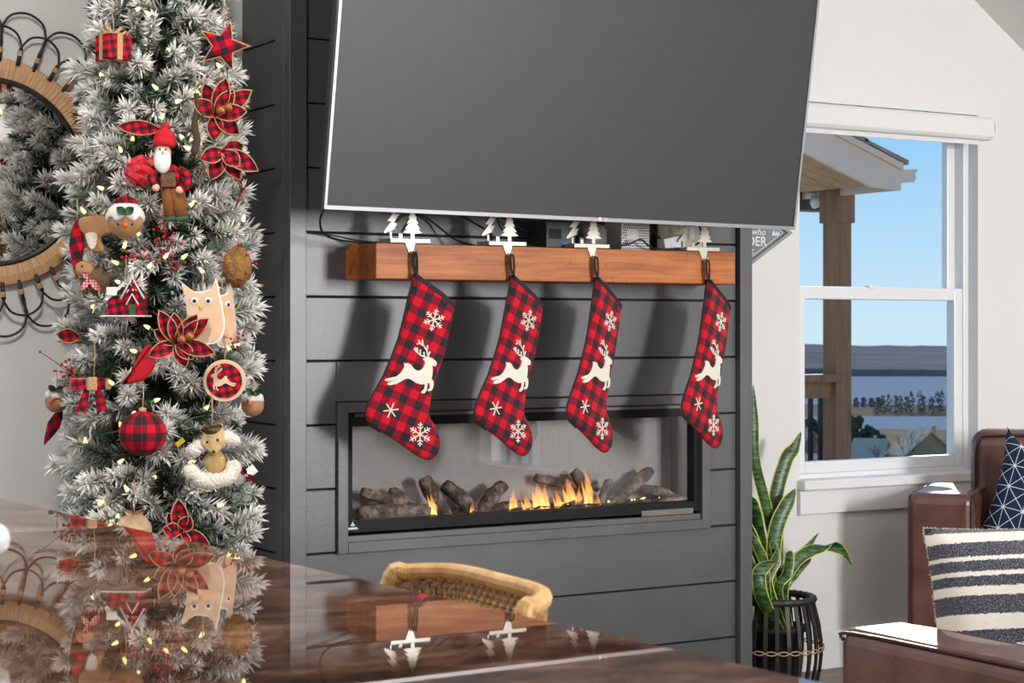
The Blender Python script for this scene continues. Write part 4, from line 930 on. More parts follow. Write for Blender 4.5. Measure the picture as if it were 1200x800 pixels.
# small heads and extras
def head(px, py, label, out):
    r = thing('snow_head_ornament', label, 'ornament', spot(px, py, .04, out), ROT); MB().sphere((0, 0, -.008), (.024, .022, .024), 16, 10).build('head', M['ginger'], r); MB().lathe([(.0245, 0), (.022, .012), (.010, .022), (.001, .024)], 16).build('icing', M['beard'], r)
    b = MB(); petal(b, .6, .02, .007, 0, -.02); petal(b, 2.4, .02, .007, 0, -.02); b.v = [v+Vector((0, 0, .014)) for v in b.v]; b.build('holly_leaf', M['greenfelt'], r); MB().sphere((-.008, -.022, -.004), (.006, .008, .004), 8, 6).build('nose', M['orange'], r)
    for s in (-1, 1): MB().sphere((s*.009-.002, -.021, .002), .002, 6, 4).build('eye', M['blkmat'], r)
    MB().sphere((.004, -.022, .016), .0042, 8, 5).build('holly_berry', M['berry'], r); twine(r, .04, .022)
head(66, 466, 'gingerbread head ornament with white icing on the mirror side of the tree', .02); head(296, 470, 'small iced head ornament with holly on the chimney side of the tree', .0)
tag(MB().prism([(-.014, -.004), (.006, .013), (.014, .003), (-.005, -.014)], -.001, .001).build('paper_tag', M['yellow'], loc=spot(211, 518, .02, .01), rz=ROT), 'small square yellow tag beside the plaid ball', 'tag')
r = thing('scroll_ornament', 'tiny scroll ornament with plaid bow below the cream fox', 'ornament', spot(288, 556, .03, .01), ROT); b = MB(); b.tube([(-.02, 0, -.016), (.02, 0, .014)], .010, 12); b.build('scroll', M['beard'], r); b = MB(); petal(b, 2.2, .02, .007, 0, -.008); petal(b, -.6, .02, .007, 0, -.008); b.build('bow', M['plaid_s'], r)
r = thing('wood_slice_ornament', 'plain wooden disc ornament hanging at the foot of the tree', 'ornament', spot(157, 622, .045), ROT); b = MB(); b.tube([(0, -.003, 0), (0, .004, 0)], .036, 24); b.build('disc', M['paleowl'], r); b = MB(); petal(b, .4, .022, .006, 0, -.006); petal(b, 2.7, .022, .006, 0, -.006); b.v = [v+Vector((0, 0, .034)) for v in b.v]; b.build('bow', M['burlap'], r); twine(r, .07, .034)
# string of lights
sl_ = thing('string_lights', 'string of small warm white bulbs wound through the tree', 'string lights', (AX.x, AX.y, 0))
BULB = [(158, 12), (177, 18), (185, 105), (259, 80), (188, 140), (234, 112), (246, 138), (155, 166), (142, 178), (215, 163), (225, 166), (223, 175), (251, 178), (260, 203), (122, 222), (222, 242), (164, 276), (145, 291), (192, 303), (213, 303), (174, 314), (139, 309), (140, 331), (176, 385), (108, 362), (239, 320), (160, 412), (270, 411), (274, 406), (133, 450), (156, 485), (142, 500), (138, 543), (221, 543), (150, 576), (255, 592), (137, 608), (196, 60), (120, 90), (205, 120), (100, 250), (285, 260), (180, 470), (240, 480), (100, 520), (180, 560), (115, 590)]
bm_ = MB(); bm_.lathe([(.0035, 0), (.0052, .004), (.0046, .012), (.002, .019), (.0004, .021)], 8); bme = bm_.mesh('bulb'); bme.materials.append(M['bulb'])
so = MB(); so.lathe([(.0042, -.010), (.0045, .001)], 7); some = so.mesh('socket'); some.materials.append(M['wire'])
rl = random.Random(5); bp = []
for px, py in BULB: bp.append(on_tree(px, py, .012))
for i in range(70):
    z = rl.uniform(.25, 2.5); a = rl.uniform(0, 2*PI); p = AX+Vector((math.cos(a)*trad(z), math.sin(a)*trad(z), z))
    p = AX+(p-AX)*1.0; p.x = AX.x+(p.x-AX.x)*.88; p.y = AX.y+(p.y-AX.y)*.88
    if (p-AX).dot(TC) < -.06: bp.append(p)
for p in bp:
    q = link('bulb', bme, sl_, loc=p-AX*1.0); q.rotation_euler = (rl.uniform(-1.3, 1.3), rl.uniform(-1.3, 1.3), rl.uniform(0, 6))
    c = link('socket', some, q)
b = MB(); pts = []
for i in range(360):
    z = .2+2.4*i/359; a = i*.19; pts.append((math.cos(a)*trad(z)*.72, math.sin(a)*trad(z)*.72, z))
b.tube(pts, .0018, 4); b.build('light_wire', M['wire'], sl_)
# branches: golden angle over the whole tree, the ones the room sees first as parts, the rest as one part
rb2 = random.Random(11); N = 600; cand = []
for i in range(N):
    z = .16+2.5*((i+.5)/N); a = i*2.399963+rb2.uniform(-.2, .2); r_ = (trad(z)-.028)*rb2.uniform(.84, 1.07)
    d = Vector((math.cos(a), math.sin(a), 0)); up = rb2.uniform(-.25, .45); dr = (d+Vector((rb2.uniform(-.35, .35), rb2.uniform(-.35, .35), up))).normalized()
    v = rb2.randrange(len(VAR)); Lv = (.15, .16, .12, .15, .14, .17, .13)[v]; sc = rb2.uniform(.9, 1.3); tip = Vector((d.x*r_, d.y*r_, z)); base = tip-dr*Lv*sc
    w0 = AX+tip; clear = True
    for p, rad in ORN:
        e_ = w0-p; lat = Vector((e_.dot(TR), e_.z)).length
        if lat < rad*.8 and d.dot(TC) > .1: clear = False
    if not clear:
        base -= d*.085
        if (AX+base-p).length < 0: continue
    Mx = T(*base) @ dr.to_track_quat('Z', 'Y').to_matrix().to_4x4() @ RZ(rb2.uniform(-.7, .7)) @ Matrix.Scale(sc, 4)
    cand.append((d.dot(TC) - (.9 if z < .55 else 0), v, Mx))
cand.sort(key=lambda t: -t[0])
for s_, v, Mx in cand[:295]:
    q = link('branch', VAR[v], tree); q.matrix_local = Mx
rest = MB()
def append(me, Mx, b):
    n0 = len(b.v); b.v += [Mx @ x.co for x in me.vertices]; at = me.color_attributes['Col'].data; b.c += [tuple(at[i].color)[:3] for i in range(len(me.vertices))]
    for p in me.polygons: b.f.append([n0+i for i in p.vertices]); b.m.append(0); b.sm.append(False)
for s_, v, Mx in cand[295:]: append(VAR[v], Mx, rest)
rest.build('branches', M['needle'], tree, kind='stuff')
INN = [sprig(21, -.3, .16, 110), sprig(22, -.15, .15, 110)]
inn = MB()
for i in range(520):
    z = rb2.uniform(.2, 2.5); a = rb2.uniform(0, 2*PI); r_ = trad(z)*rb2.uniform(.3, .72); d = Vector((math.cos(a), math.sin(a), rb2.uniform(-.5, .5))).normalized(); tip = Vector((math.cos(a)*r_, math.sin(a)*r_, z))
    append(INN[i % 2], T(*(tip-d*.12)) @ d.to_track_quat('Z', 'Y').to_matrix().to_4x4() @ RZ(rb2.uniform(0, 6)), inn)
inn.build('inner_greenery', M['needle'], tree, kind='stuff')

# ------------------------------------------------------------------ kitchen island in the foreground
A = Vector((-1.252, -1.15)); B = Vector((-1.045, -4.62)); WI = Vector((-1.15, -.069))
def slab(k0, k1, z0, z1):     # k0,k1 : insets from the edge
    n_ = WI.normalized(); t_ = (B-A).normalized(); a = A+n_*k0+t_*k0; b_ = B+n_*k0-t_*k0; c = B+WI-n_*k0-t_*k0; d = A+WI-n_*k0+t_*k0
    P = [a, b_, c, d]; m = MB(); m.add([(p.x, p.y, z) for z in (z0, z1) for p in P], [(0, 1, 2, 3), (7, 6, 5, 4)]+[(i, (i+1) % 4, 4+(i+1) % 4, 4+i) for i in range(4)]); return m
ct = slab(0, 0, .905, .945).build('countertop', M['counter'], bevel=.006, seg=3); tag(ct, 'polished brown marbled stone countertop of the kitchen island', 'countertop')
ib = thing('island_base', 'dark cabinet base under the polished stone countertop', 'cabinet', (-1.75, -2.9, 0))
s_ = slab(.30, 0, .10, .904); s_.v = [v-Vector((-1.75, -2.9, 0)) for v in s_.v]; s_.build('body', M['cab'], ib, bevel=.003)
s_ = slab(.36, 0, 0, .10); s_.v = [v-Vector((-1.75, -2.9, 0)) for v in s_.v]; s_.build('plinth', M['blkmat'], ib)
# white flower sprig at the far left of the counter
p = at_d(-9, 632, 2.12)
vz = thing('bud_vase', 'small white bud vase holding a round white bloom on the countertop', 'vase', (p.x-.085, p.y+.03, .9455))
MB().lathe([(.022, 0), (.028, .006), (.030, .03), (.020, .055), (.010, .075), (.012, .09)], 20).build('vase', M['ceramic'], vz)
q = p-Vector((p.x-.085, p.y+.03, .9455)); b = MB(); b.tube(spline([(0, 0, .04), (.008, -.003, .105), (.045, -.016, .118), q+Vector((-.012, .004, .012)), q], 5), .0018, 6); b.build('stem', M['wire'], vz)
b = MB(); b.sphere(q, .0205, 20, 14); b.v = [q+(v-q)*random.uniform(.97, 1.03) for v in b.v]; b.build('bloom', M['ceramic'], vz)

# ------------------------------------------------------------------ rattan counter stool
stl = thing('counter_stool', 'rattan counter stool with woven curved back drawn up to the island', 'stool', (-1.02, -2.715, 0), math.radians(-3))
# back curve in local coords: island lies towards -X
def rim(t):                     # t 0..1 around the back
    a = (t-.5)*2; y = .225*math.copysign(abs(a)**.92, -a)*1.0; x = .115-.12*abs(a)**4.5; z = .915-.012*abs(a)**6-.20*max(0, abs(a)-.90)/.10*.6; return Vector((x, y, z))
nb = 41; pts = [rim(i/(nb-1)) for i in range(nb)]
pts = [pts[0]+Vector((-.012, -.004, -.10)), pts[0]+Vector((-.010, 0, -.05))]+pts+[pts[-1]+Vector((-.010, 0, -.05)), pts[-1]+Vector((-.012, .004, -.10))]
fine = spline(pts, 7); b = MB(); b.tube(fine, [.0120*(1+(.035 if i % 2 else -.035)) for i in range(len(fine))], 10, smooth=False); b.build('wrapped_rim', M['rattan'], stl)
b = MB(); rows_ = 28; cols = 96         # woven back: over-under strands
for j in range(rows_):
    pp = []
    for i in range(cols+1):
        t = .03+.94*i/cols; c = rim(t); z = c.z-.012-j*.0096; c2 = rim(min(1, t+.002)); d = (c2-c); nn = Vector((d.y, -d.x, 0)).normalized() if d.length > 1e-6 else Vector((1, 0, 0))
        pp.append(Vector((c.x-.02*((j*.0096)/.3), c.y*(1-.06*j/rows_), z))+nn*.0035*(1 if (i//2+j) % 2 else -1))
    b.tube(pp, .0046, 5, smooth=False, flat=1.0)
b.build('woven_back', M['weave'], stl, kind='stuff')
b = MB()
for i in range(49):
    t = .03+.94*i/48; c = rim(t); b.tube([(c.x, c.y, c.z), (c.x-.02, c.y*.94, c.z-.28)], .003, 5)
b.build('back_stakes', M['weave'], stl, kind='stuff')
b = MB(); b.box(-.22, .10, -.22, .22, .60, .66); b.build('seat', M['rattan'], stl, bevel=.025, seg=3)
for sx, sy in ((-.2, -.2), (-.2, .2), (.09, -.2), (.09, .2)):
    b = MB(); b.tube([(sx*1.1, sy*1.05, 0), (sx, sy, .62)], [.014, .017], 10); b.build('leg', M['rattan'], stl)
b = MB(); b.tube([(-.21, -.2, .2), (-.21, .2, .2)], .010, 8); b.tube([(.095, -.2, .2), (.095, .2, .2)], .010, 8); b.tube([(-.21, -.2, .28), (.095, -.2, .28)], .010, 8); b.tube([(-.21, .2, .28), (.095, .2, .28)], .010, 8); b.build('stretchers', M['rattan'], stl)
b = MB(); b.tube([(.08, -.2, .62), (.085, -.24, .75), (-.03, -.262, .83)], .012, 8); b.tube([(.08, .2, .62), (.085, .24, .75), (-.03, .262, .83)], .012, 8); b.build('back_support', M['rattan'], stl)

# ------------------------------------------------------------------ snake plant in a slatted basket
PX, PY = 1.905, .115
bk = thing('plant_basket', 'round black slatted basket planter with tan cross stitch band', 'planter', (PX, PY, 0))
def bprof(z): t = z/.335; return .125+.048*math.sin(PI*min(1, t*.75+.16))
b = MB(); b.tube([(bprof(.33)*math.cos(2*PI*i/60), bprof(.33)*math.sin(2*PI*i/60), .325+.001*(i % 2)) for i in range(60)], [.013*(1+(.07 if i % 2 else -.07)) for i in range(60)], 8, closed=True, smooth=False); b.build('wrapped_rim', M['blackcane'], bk)
b = MB()
for k in range(7): b.tube([bprof(.05+.045*k)*Vector((1, 0, 0))+Vector((0, 0, .05+.045*k))]*2, .0001, 3) if False else None
for i in range(26):
    a = 2*PI*i/26; m = MB(); zz = [0, .03, .08, .13, .18, .24, .30, .325]
    vs = []
    for z in zz:
        R = bprof(z)
        for dr, da in ((0, -.007), (0, .007), (-.006, .007), (-.006, -.007)): vs.append(((R+dr)*math.cos(a)-da*math.sin(a), (R+dr)*math.sin(a)+da*math.cos(a), z))
    m.add(vs, [(4*j+q_, 4*j+(q_+1) % 4, 4*j+4+(q_+1) % 4, 4*j+4+q_) for j in range(len(zz)-1) for q_ in range(4)]+[(0, 1, 2, 3), tuple(4*(len(zz)-1)+q_ for q_ in (3, 2, 1, 0))]); m.build('slat', M['blackcane'], bk)
b = MB()
for ph in (0, PI): b.tube([((bprof(.16)+.003)*math.cos(2*PI*i/208), (bprof(.16)+.003)*math.sin(2*PI*i/208), .158+.007*math.sin(26*2*PI*i/208/2*1.0+ph)) for i in range(208)], .0026, 5, closed=True)
b.build('cross_stitch', M['twine'], bk)
MB().lathe([(.12, .004), (.125, .02), (.02, .022)], 26).build('base_plate', M['blkmat'], bk)
pt = thing('plant_pot', 'plain black inner pot of soil standing inside the slatted basket', 'pot', (PX, PY, .0225))
MB().lathe([(.085, .0), (.108, .19), (.114, .19), (.114, .21), (.104, .21), (.100, .195)], 28, cap=False).build('pot', M['blkmat'], pt); MB().lathe([(.102, .14), (.102, .195), (.05, .200), (.001, .201)], 24).build('soil', M['soil'], pt)
sp_ = thing('snake_plant', 'snake plant with tall yellow edged leaves beside the chimney', 'plant', (PX, PY, .22))
def leaf(path, wd, twist=0.0):
    path = spline([Vector(p) for p in path], 5); n = len(path); vs = []; fs = []; ms = []
    for i, p in enumerate(path):
        t = i/(n-1); d = (path[min(i+1, n-1)]-path[max(i-1, 0)]).normalized()
        side = Vector((math.cos(-YAW+twist*t+twist*.2), math.sin(-YAW+twist*t+twist*.2), 0)); side = (side-d*side.dot(d)).normalized(); nn = side.cross(d)
        w_ = wd*(.62+.38*math.sin(PI*min(1, t*.85+.1)))*min(1, ((1-t)/.22)**.75 if t > .78 else 1); wob = .10*wd*math.sin(9*t+wd*900)
        for u, dep in ((-1, .18), (-.86, .06), (0, -.22), (.86, .06), (1, .18)): vs.append(p+side*(u*w_+wob)+nn*(-dep*w_*.8))
    for i in range(n-1):
        for j in range(4): fs.append((i*5+j, i*5+j+1, i*5+5+j+1, i*5+5+j)); ms.append(1 if j in (0, 3) else 0)
    m = MB(); b0 = len(vs)
    m.add(vs, fs); m.m = ms[:]; m.sm = [True]*len(fs)
    bk_ = [v+Vector((math.sin(YAW), math.cos(YAW), 0))*.0018 for v in vs]; m.add(bk_, [tuple(reversed(f)) for f in fs], 0, True); m.m = ms+ms
    return m.build('leaf', [M['leaf'], M['leafedge']], sp_)
O = Vector((PX, PY, .22))
def lf(pxs, wd, twist=0, Y=None, root=(0, 0)):
    Y = PY if Y is None else Y
    wd *= 1.28; P = [Vector((root[0], root[1], -.0))]+[at_y(x, y, Y)-O for x, y in pxs]; leaf(P, wd, twist)
lf([(909, 660), (900, 600), (886, 540), (884, 490), (882, 450)], .016, .35, .13, (-.02, .0))
lf([(910, 650), (908, 590), (922, 540), (931, 525), (938, 505)], .021, .3, .15, (.0, .03))
lf([(907, 660), (911, 620), (922, 590), (932, 572)], .022, .2, .09, (.02, -.02))
lf([(905, 640), (904, 600), (907, 580), (915, 562)], .016, -.3, .2, (-.02, .04))
lf([(916, 680), (930, 655), (945, 643), (960, 624)], .013, .5, .12, (.05, .0))
lf([(918, 690), (936, 655), (962, 641), (985, 644), (999, 662)], .018, .5, .06, (.05, -.02))
lf([(920, 690), (931, 672), (946, 656), (950, 655)], .014, .1, .10, (.06, .02))
lf([(900, 690), (902, 670), (908, 658), (912, 640)], .017, -.1, .02, (.0, -.05))
lf([(893, 700), (889, 675), (896, 665), (908, 657)], .020, .2, -.01, (-.02, -.06))
lf([(896, 670), (890, 620), (882, 590), (876, 580)], .017, -.4, .12, (-.05, .0))
lf([(890, 680), (886, 650), (880, 625), (872, 600)], .019, -.3, .06, (-.06, -.02))
lf([(905, 680), (910, 655), (906, 640), (904, 632)], .012, .3, .04, (.01, -.03))
lf([(898, 690), (895, 660), (888, 640), (879, 622)], .014, .2, .01, (-.03, -.04))
lf([(912, 690), (922, 672), (926, 650), (925, 645)], .014, -.2, .03, (.03, -.04))
lf([(884, 690), (880, 665), (876, 650), (870, 640)], .014, .2, .03, (-.05, -.03))

# ------------------------------------------------------------------ leather sofa (only its arm end reaches the picture)
def rbox(name, parent, x0, x1, y0, y1, z0, z1, m, bevel=.03, seg=5): return MB().box(x0, x1, y0, y1, z0, z1).build(name, m, parent, bevel=bevel, seg=seg)
so_ = thing('leather_sofa', 'brown leather sofa with welted arm facing the fireplace', 'sofa', (1.42, -2.4, 0))
ax0, ax1 = .43-1.42, .62-1.42; y0, y1 = -.52, .50
def arm(x0, x1, nm='arm'):
    a = rbox(nm, so_, x0, x1, y0, y1, .06, .628, M['leather'], .035, 5)
    for xx in (x0+.006, x1-.006):
        b = MB(); b.tube(spline([(xx, y1-.016, .60), (xx, y1-.05, .618), (xx, 0, .620), (xx, y0+.04, .618)], 5), .0042, 7); b.build('welt', M['welt'], a)
    return a
arm(ax0, ax1); arm(2.41-1.42-.19, 2.41-1.42)
rbox('base', so_, ax1, .80, y0, y1-.02, .08, .30, M['leather'], .02); rbox('back', so_, ax0+.02, .97, y0-.20, y0, .08, .84, M['leather'], .05)
for i in range(2): rbox('seat_cushion', so_, ax1+.004+i*.80, ax1+.80+i*.80, y0, y1, .30, .455, M['leather'], .04)
for x in (ax0+.05, .93):
    for y in (y0-.12, y1-.06): MB().box(x-.03, x+.03, y-.03, y+.03, 0, .08).build('foot', M['bark'], so_)
def pillow(name, parent, wd, ht, th, m, mtx, n=22, pinch=.10, chop=0):
    b = MB(); 
    for side in (-1, 1):
        vs = []
        for j in range(n+1):
            for i in range(n+1):
                u = 2*i/n-1; v = 2*j/n-1; k_ = max(0, (1-u**4)*(1-v**4))**.55
                x = wd/2*u*(1-pinch*(1-abs(u))*0-pinch*(v*v)*.0-pinch*.5*(1-v*v)*abs(u)**3); z = ht/2*v*(1-pinch*.5*(1-u*u)*abs(v)**3)
                z -= chop*max(0, v)**2*(1-u*u)**.8; vs.append((x, side*th/2*k_*(1+.05*math.sin(5*u+3*v)), z))
        b.add(vs, [(j*(n+1)+i, j*(n+1)+i+1, (j+1)*(n+1)+i+1, (j+1)*(n+1)+i) for j in range(n) for i in range(n)], 0, True)
    o_ = b.build(name, m, parent); o_.matrix_local = mtx; return o_
def edge_pts(wd, ht, n=14, pinch=.10):
    P = []
    for i in range(4*n):
        s, t = divmod(i, n); t = 2*t/n-1; u, v = ((t, -1), (1, t), (-t, 1), (-1, -t))[s]; P.append((wd/2*u*(1-pinch*.5*(1-v*v)*abs(u)**3), 0, ht/2*v*(1-pinch*.5*(1-u*u)*abs(v)**3)))
    return P
# striped pillow on the sofa, leaning along the arm
pl = thing('striped_pillow', 'cream and navy striped woven pillow leaning inside the leather sofa arm', 'pillow', at_d(1215, 690, 4.02))
pl.rotation_euler = (math.radians(-14), math.radians(0), -YAW-.10)
pillow('cushion', pl, .50, .46, .17, M['stripe'], T(.02, 0, -.085) @ Matrix.Rotation(-.05, 4, 'Y'))
b = MB(); P_ = [(T(.02, 0, -.085) @ Matrix.Rotation(-.05, 4, 'Y')) @ Vector(q_) for q_ in edge_pts(.50, .46)]; rp_ = random.Random(3)
for i in range(len(P_)):
    for k in range(10): 
        q_ = P_[i].lerp(P_[(i+1) % len(P_)], k/10); dd = (q_-Vector((.02, 0, -.085))).normalized(); e_ = q_+dd*rp_.uniform(.0005, .003)+Vector((rp_.uniform(-.002, .002), rp_.uniform(-.004, .004), 0)); b.tube([q_-dd*.002, e_], .0008, 3)
b.build('fuzzy_edge', M['felt'], pl, kind='stuff')

# ------------------------------------------------------------------ leather armchair set across the corner
AR = math.atan2(-.60, -.80)        # direction the chair faces
ac = thing('leather_armchair', 'brown leather armchair with welted arms beside the lake window', 'armchair', (2.48, -.12, 0), AR+PI/2)
# local: -Y is forward, +X runs to the chair's other arm ; origin near the front of the far arm
def c_(name, x0, x1, y0, y1, z0, z1, m=M['leather'], bv=.03): return rbox(name, ac, x0, x1, y0, y1, z0, z1, m, bv)
def carm(x0, x1):
    a = c_('arm', x0, x1, 0, .50, .05, .685, bv=.04)
    for xx in (x0+.010, x1-.010):
        b = MB(); b.tube(spline([(xx, .010, .10), (xx, .010, .60), (xx, .016, .655), (xx, .05, .674), (xx, .25, .675), (xx, .46, .675)], 5), .0038, 7); b.build('welt', M['welt'], a)
carm(-.125, .115); carm(.745, .985)
c_('seat_base', .115, .745, .02, .42, .08, .30); c_('seat_cushion', .12, .74, -.03, .40, .30, .46, bv=.045)
bkc = c_('back', .04, .82, .40, .56, .08, .895, bv=.06)
b = MB(); b.tube(spline([(.066, .402, .62), (.066, .402, .80), (.082, .402, .852), (.12, .402, .872), (.43, .402, .876), (.74, .402, .872), (.778, .402, .852), (.794, .402, .80), (.794, .402, .62)], 5), .005, 7); b.build('welt', M['welt'], bkc)
for x in (-.06, .92):
    for y in (.06, .46): MB().box(x-.03, x+.03, y-.03, y+.03, 0, .08).build('foot', M['bark'], ac)
pn = thing('navy_pillow', 'navy pillow with white geometric line print standing on the leather armchair', 'pillow', at_d(1222, 584, 6.62))
pn.rotation_euler = (math.radians(-14), 0, AR+PI/2-.05)
pillow('cushion', pn, .44, .44, .14, M['geo'], T(.03, 0, -.0) @ Matrix.Rotation(.22, 4, 'Y'), chop=.07, pinch=.2)

# ------------------------------------------------------------------ curtains at the opposite window (they show in the fireplace glass)
for sx, lb in ((1.88, 'white curtain panel on the kitchen side of the far window'), (3.20, 'white curtain panel on the corner side of the far window')):
    b = MB(); n = 60; vs = []
    for z in (.05, 1.4, 2.75):
        for i in range(n+1): vs.append((-.17+.34*i/n, .025*math.sin(i*1.05), z))
    b.add(vs, [(j*(n+1)+i, j*(n+1)+i+1, (j+1)*(n+1)+i+1, (j+1)*(n+1)+i) for j in range(2) for i in range(n)], 0, True); o_ = b.build('curtain', M['white'], loc=(sx, YF+.08, 0)); sd = o_.modifiers.new('s', 'SOLIDIFY'); sd.thickness = .004; tag(o_, lb, 'curtain', 'curtains at the far window')
dr_ = thing('balcony_railing', 'black balcony railing outside the glass door', 'railing', (XR+.45, -6.2, 0))
for i in range(12): MB().box(-.012, .012, -.9+i*.16, -.876+i*.16, 0, 1.0).build('baluster', M['blk'], dr_)
MB().box(-.03, .03, -.95, .95, 1.0, 1.05).build('rail', M['blk'], dr_)
for yc, lb in ((-5.45, 'white curtain panel drawn back beside the glass door'), (-4.75, 'white curtain panel hanging further along from the glass door')):
    b = MB(); n = 70; vs = []
    for z in (.04, 1.0, 1.96):
        for i in range(n+1): vs.append((.03*math.sin(i*.9), -.34+.68*i/n, z))
    b.add(vs, [(j*(n+1)+i, j*(n+1)+i+1, (j+1)*(n+1)+i+1, (j+1)*(n+1)+i) for j in range(2) for i in range(n)], 0, True); o_ = b.build('curtain', M['white'], loc=(XR-.09, yc, 0)); sd = o_.modifiers.new('s', 'SOLIDIFY'); sd.thickness = .004; tag(o_, lb, 'curtain', 'curtains by the glass door')
b = MB(); b.tube([(1.6, 0, 0), (3.5, 0, 0)], .012, 8); b.sphere((1.6, 0, 0), .025); b.sphere((3.5, 0, 0), .025); tag(b.build('curtain_rod', M['blk'], loc=(0, YF+.08, 2.78)), 'black curtain rod over the far window', 'rod')

# ------------------------------------------------------------------ outdoors: porch
ps = at_d(981, 386, 10.9); PXp, PYp = ps.x, ps.y
struct(MB().box(1.0, PXp+1.0, YB+.16, PYp+.35, -.15, -.03).build('deck_floor', M['deck']))
po_ = thing('porch_post', 'square stained timber porch post with collar', 'post', (PXp, PYp, -.03))
h_ = at_d(981, 222, 10.9).z
MB().box(-.06, .06, -.06, .06, 0, h_+.05).build('shaft', M['post'], po_, bevel=.004); MB().box(-.075, .075, -.075, .075, h_-.17, h_+.04).build('collar', M['post'], po_, bevel=.004); MB().box(-.075, .075, -.075, .075, 0, .12).build('foot_trim', M['post'], po_, bevel=.004)
rl_ = thing('porch_railing', 'timber porch railing with black metal balusters', 'railing', (PXp-.07, PYp, -.03))
rz_ = at_d(955, 438, 10.9).z+.03
MB().box(-1.9, .07, -.07, .07, rz_-.045, rz_).build('cap_rail', M['post'], rl_, bevel=.004); MB().box(-1.9, .0, -.03, .03, rz_-.14, rz_-.045).build('top_rail', M['post'], rl_); MB().box(-1.9, .0, -.03, .03, .06, .14).build('bottom_rail', M['post'], rl_)
for i in range(22): MB().box(-.06-i*.075-.011, -.06-i*.075+.011, -.011, .011, .14, rz_-.14).build('baluster', M['blk'], rl_)
# porch roof: gable end with sloping rake, its low corner on the right
rc = at_d(1056, 223, 10.4); zb = rc.z; sl2 = .345; x0r = rc.x; yr = rc.y
rf = thing('porch_roof', 'grey gabled porch roof corner with fascia and wood soffit', 'roof', (x0r, yr, zb))
Lr = 4.2
def rake(b, za, zb_, y0_, y1_, xa=0, m=0):      # sloping board, xa = start inset
    b.add([(-xa, y0_, za+xa*sl2), (-Lr, y0_, za+Lr*sl2), (-Lr, y0_, zb_+Lr*sl2), (-xa, y0_, zb_+xa*sl2), (-xa, y1_, za+xa*sl2), (-Lr, y1_, za+Lr*sl2), (-Lr, y1_, zb_+Lr*sl2), (-xa, y1_, zb_+xa*sl2)], [(0, 1, 2, 3), (7, 6, 5, 4), (0, 4, 5, 1), (1, 5, 6, 2), (2, 6, 7, 3), (3, 7, 4, 0)], m)
b = MB(); b.prism([(0, 0), (0, .115), (-Lr, .115+Lr*sl2), (-Lr, Lr*sl2-.06), (-.22, .012)], 0, .03); b.build('rake_fascia', M['fascia'], rf)
b = MB(); rake(b, .115, .152, -.02, .03); b.build('rake_trim', M['fascia'], rf)
for i in range(14):
    xa = i*.3; b = MB(); b.add([(-xa+.03, -.03, .150+xa*sl2-.006), (-xa-.30, -.03, .150+(xa+.3)*sl2+.010), (-xa-.30, 3.0, .150+(xa+.3)*sl2+.010), (-xa+.03, 3.0, .150+xa*sl2-.006), (-xa+.03, -.03, .170+xa*sl2), (-xa-.30, -.03, .164+(xa+.3)*sl2+.010), (-xa-.30, 3.0, .164+(xa+.3)*sl2+.010), (-xa+.03, 3.0, .170+xa*sl2)], [(0, 1, 2, 3), (7, 6, 5, 4), (0, 4, 5, 1), (1, 5, 6, 2), (2, 6, 7, 3), (3, 7, 4, 0)]); b.build('shingle_course', M['shingle'], rf)
for i in range(7):
    y_ = .03+.42*i; b = MB(); rake(b, -.01, .0, y_+.004, y_+.416, .12); b.build('soffit_board', M['soffit'], rf)
MB().box(-.02, .0, .03, 3.0, .0, .12).build('eave_fascia', M['fascia'], rf)
b = MB().prism([(0, .045), (.12, .055), (.135, .08), (.128, .10), (.15, .128), (.0, .118)], .02, 2.9); b.build('gutter', M['fascia'], rf)
bm2 = at_d(966, 248, 11.3); tag(MB().box(-2.5, 0, -.08, .08, 0, .24).build('porch_beam', M['beam'], loc=(bm2.x, bm2.y, bm2.z)), 'dark timber beam under the porch roof', 'beam')
fd = thing('flood_light', 'twin head white flood light under the porch soffit', 'light', at_d(957, 232, 11.0)); b = MB()
for s in (-1, 1):
    b = MB(); b.lathe([(.012, .0), (.03, .03), (.034, .06), (.02, .062)], 14); b.v = [T(s*.035, 0, 0) @ Matrix.Rotation(PI*.75, 4, 'X') @ v for v in b.v]; b.build('lamp_head', M['plastic_w'], fd)
MB().box(-.04, .04, .0, .06, .0, .03).build('mount', M['plastic_w'], fd)

# ------------------------------------------------------------------ outdoors: lake country (true distances)
def ground(name, rows2, m, label, cat=None, nx=60, jit=0.0, x0=860, x1=1300, seed=1):
    """terrain from (image height at left, right, distance, ridge noise) rows, given as true ground positions"""
    rg = random.Random(seed); b = MB(); k = len(rows2)
    ph = [rg.uniform(0, 6) for _ in range(6)]
    for r_ in rows2:
        ya, yb_, d, amp = r_
        for i in range(nx+1):
            t = i/nx; px = x0+(x1-x0)*t; nz = sum(math.sin(px*f_+p_)/(j+1) for j, (f_, p_) in enumerate(zip((.012, .027, .06, .13, .31, .7), ph)))
            b.v.append(at_d(px, ya+(yb_-ya)*t+amp*nz, d))
    for j in range(k-1):
        for i in range(nx): b.f.append([j*(nx+1)+i, j*(nx+1)+i+1, (j+1)*(nx+1)+i+1, (j+1)*(nx+1)+i]); b.m.append(0); b.sm.append(False)
    o_ = b.build(name, m); o_['kind'] = 'structure'; o_['label'] = label; return o_
HW = 62.0                                  # eye height over the lake
def dz(py): return HW*F/(py-HOR)
ground('far_hills', [(441, 441, dz(441), 0), (434, 434, dz(441)+300, 0), (418, 418, dz(441)+1200, .4), (404, 404, dz(441)+2500, .9), (406, 406, dz(441)+4000, .9)], M['hill'], 'long low wooded hills across the lake')
ground('far_fields', [(437, 436, dz(441)+120, .2), (427, 428, dz(441)+500, .5)], M['field'], 'pale fields on the far shore')
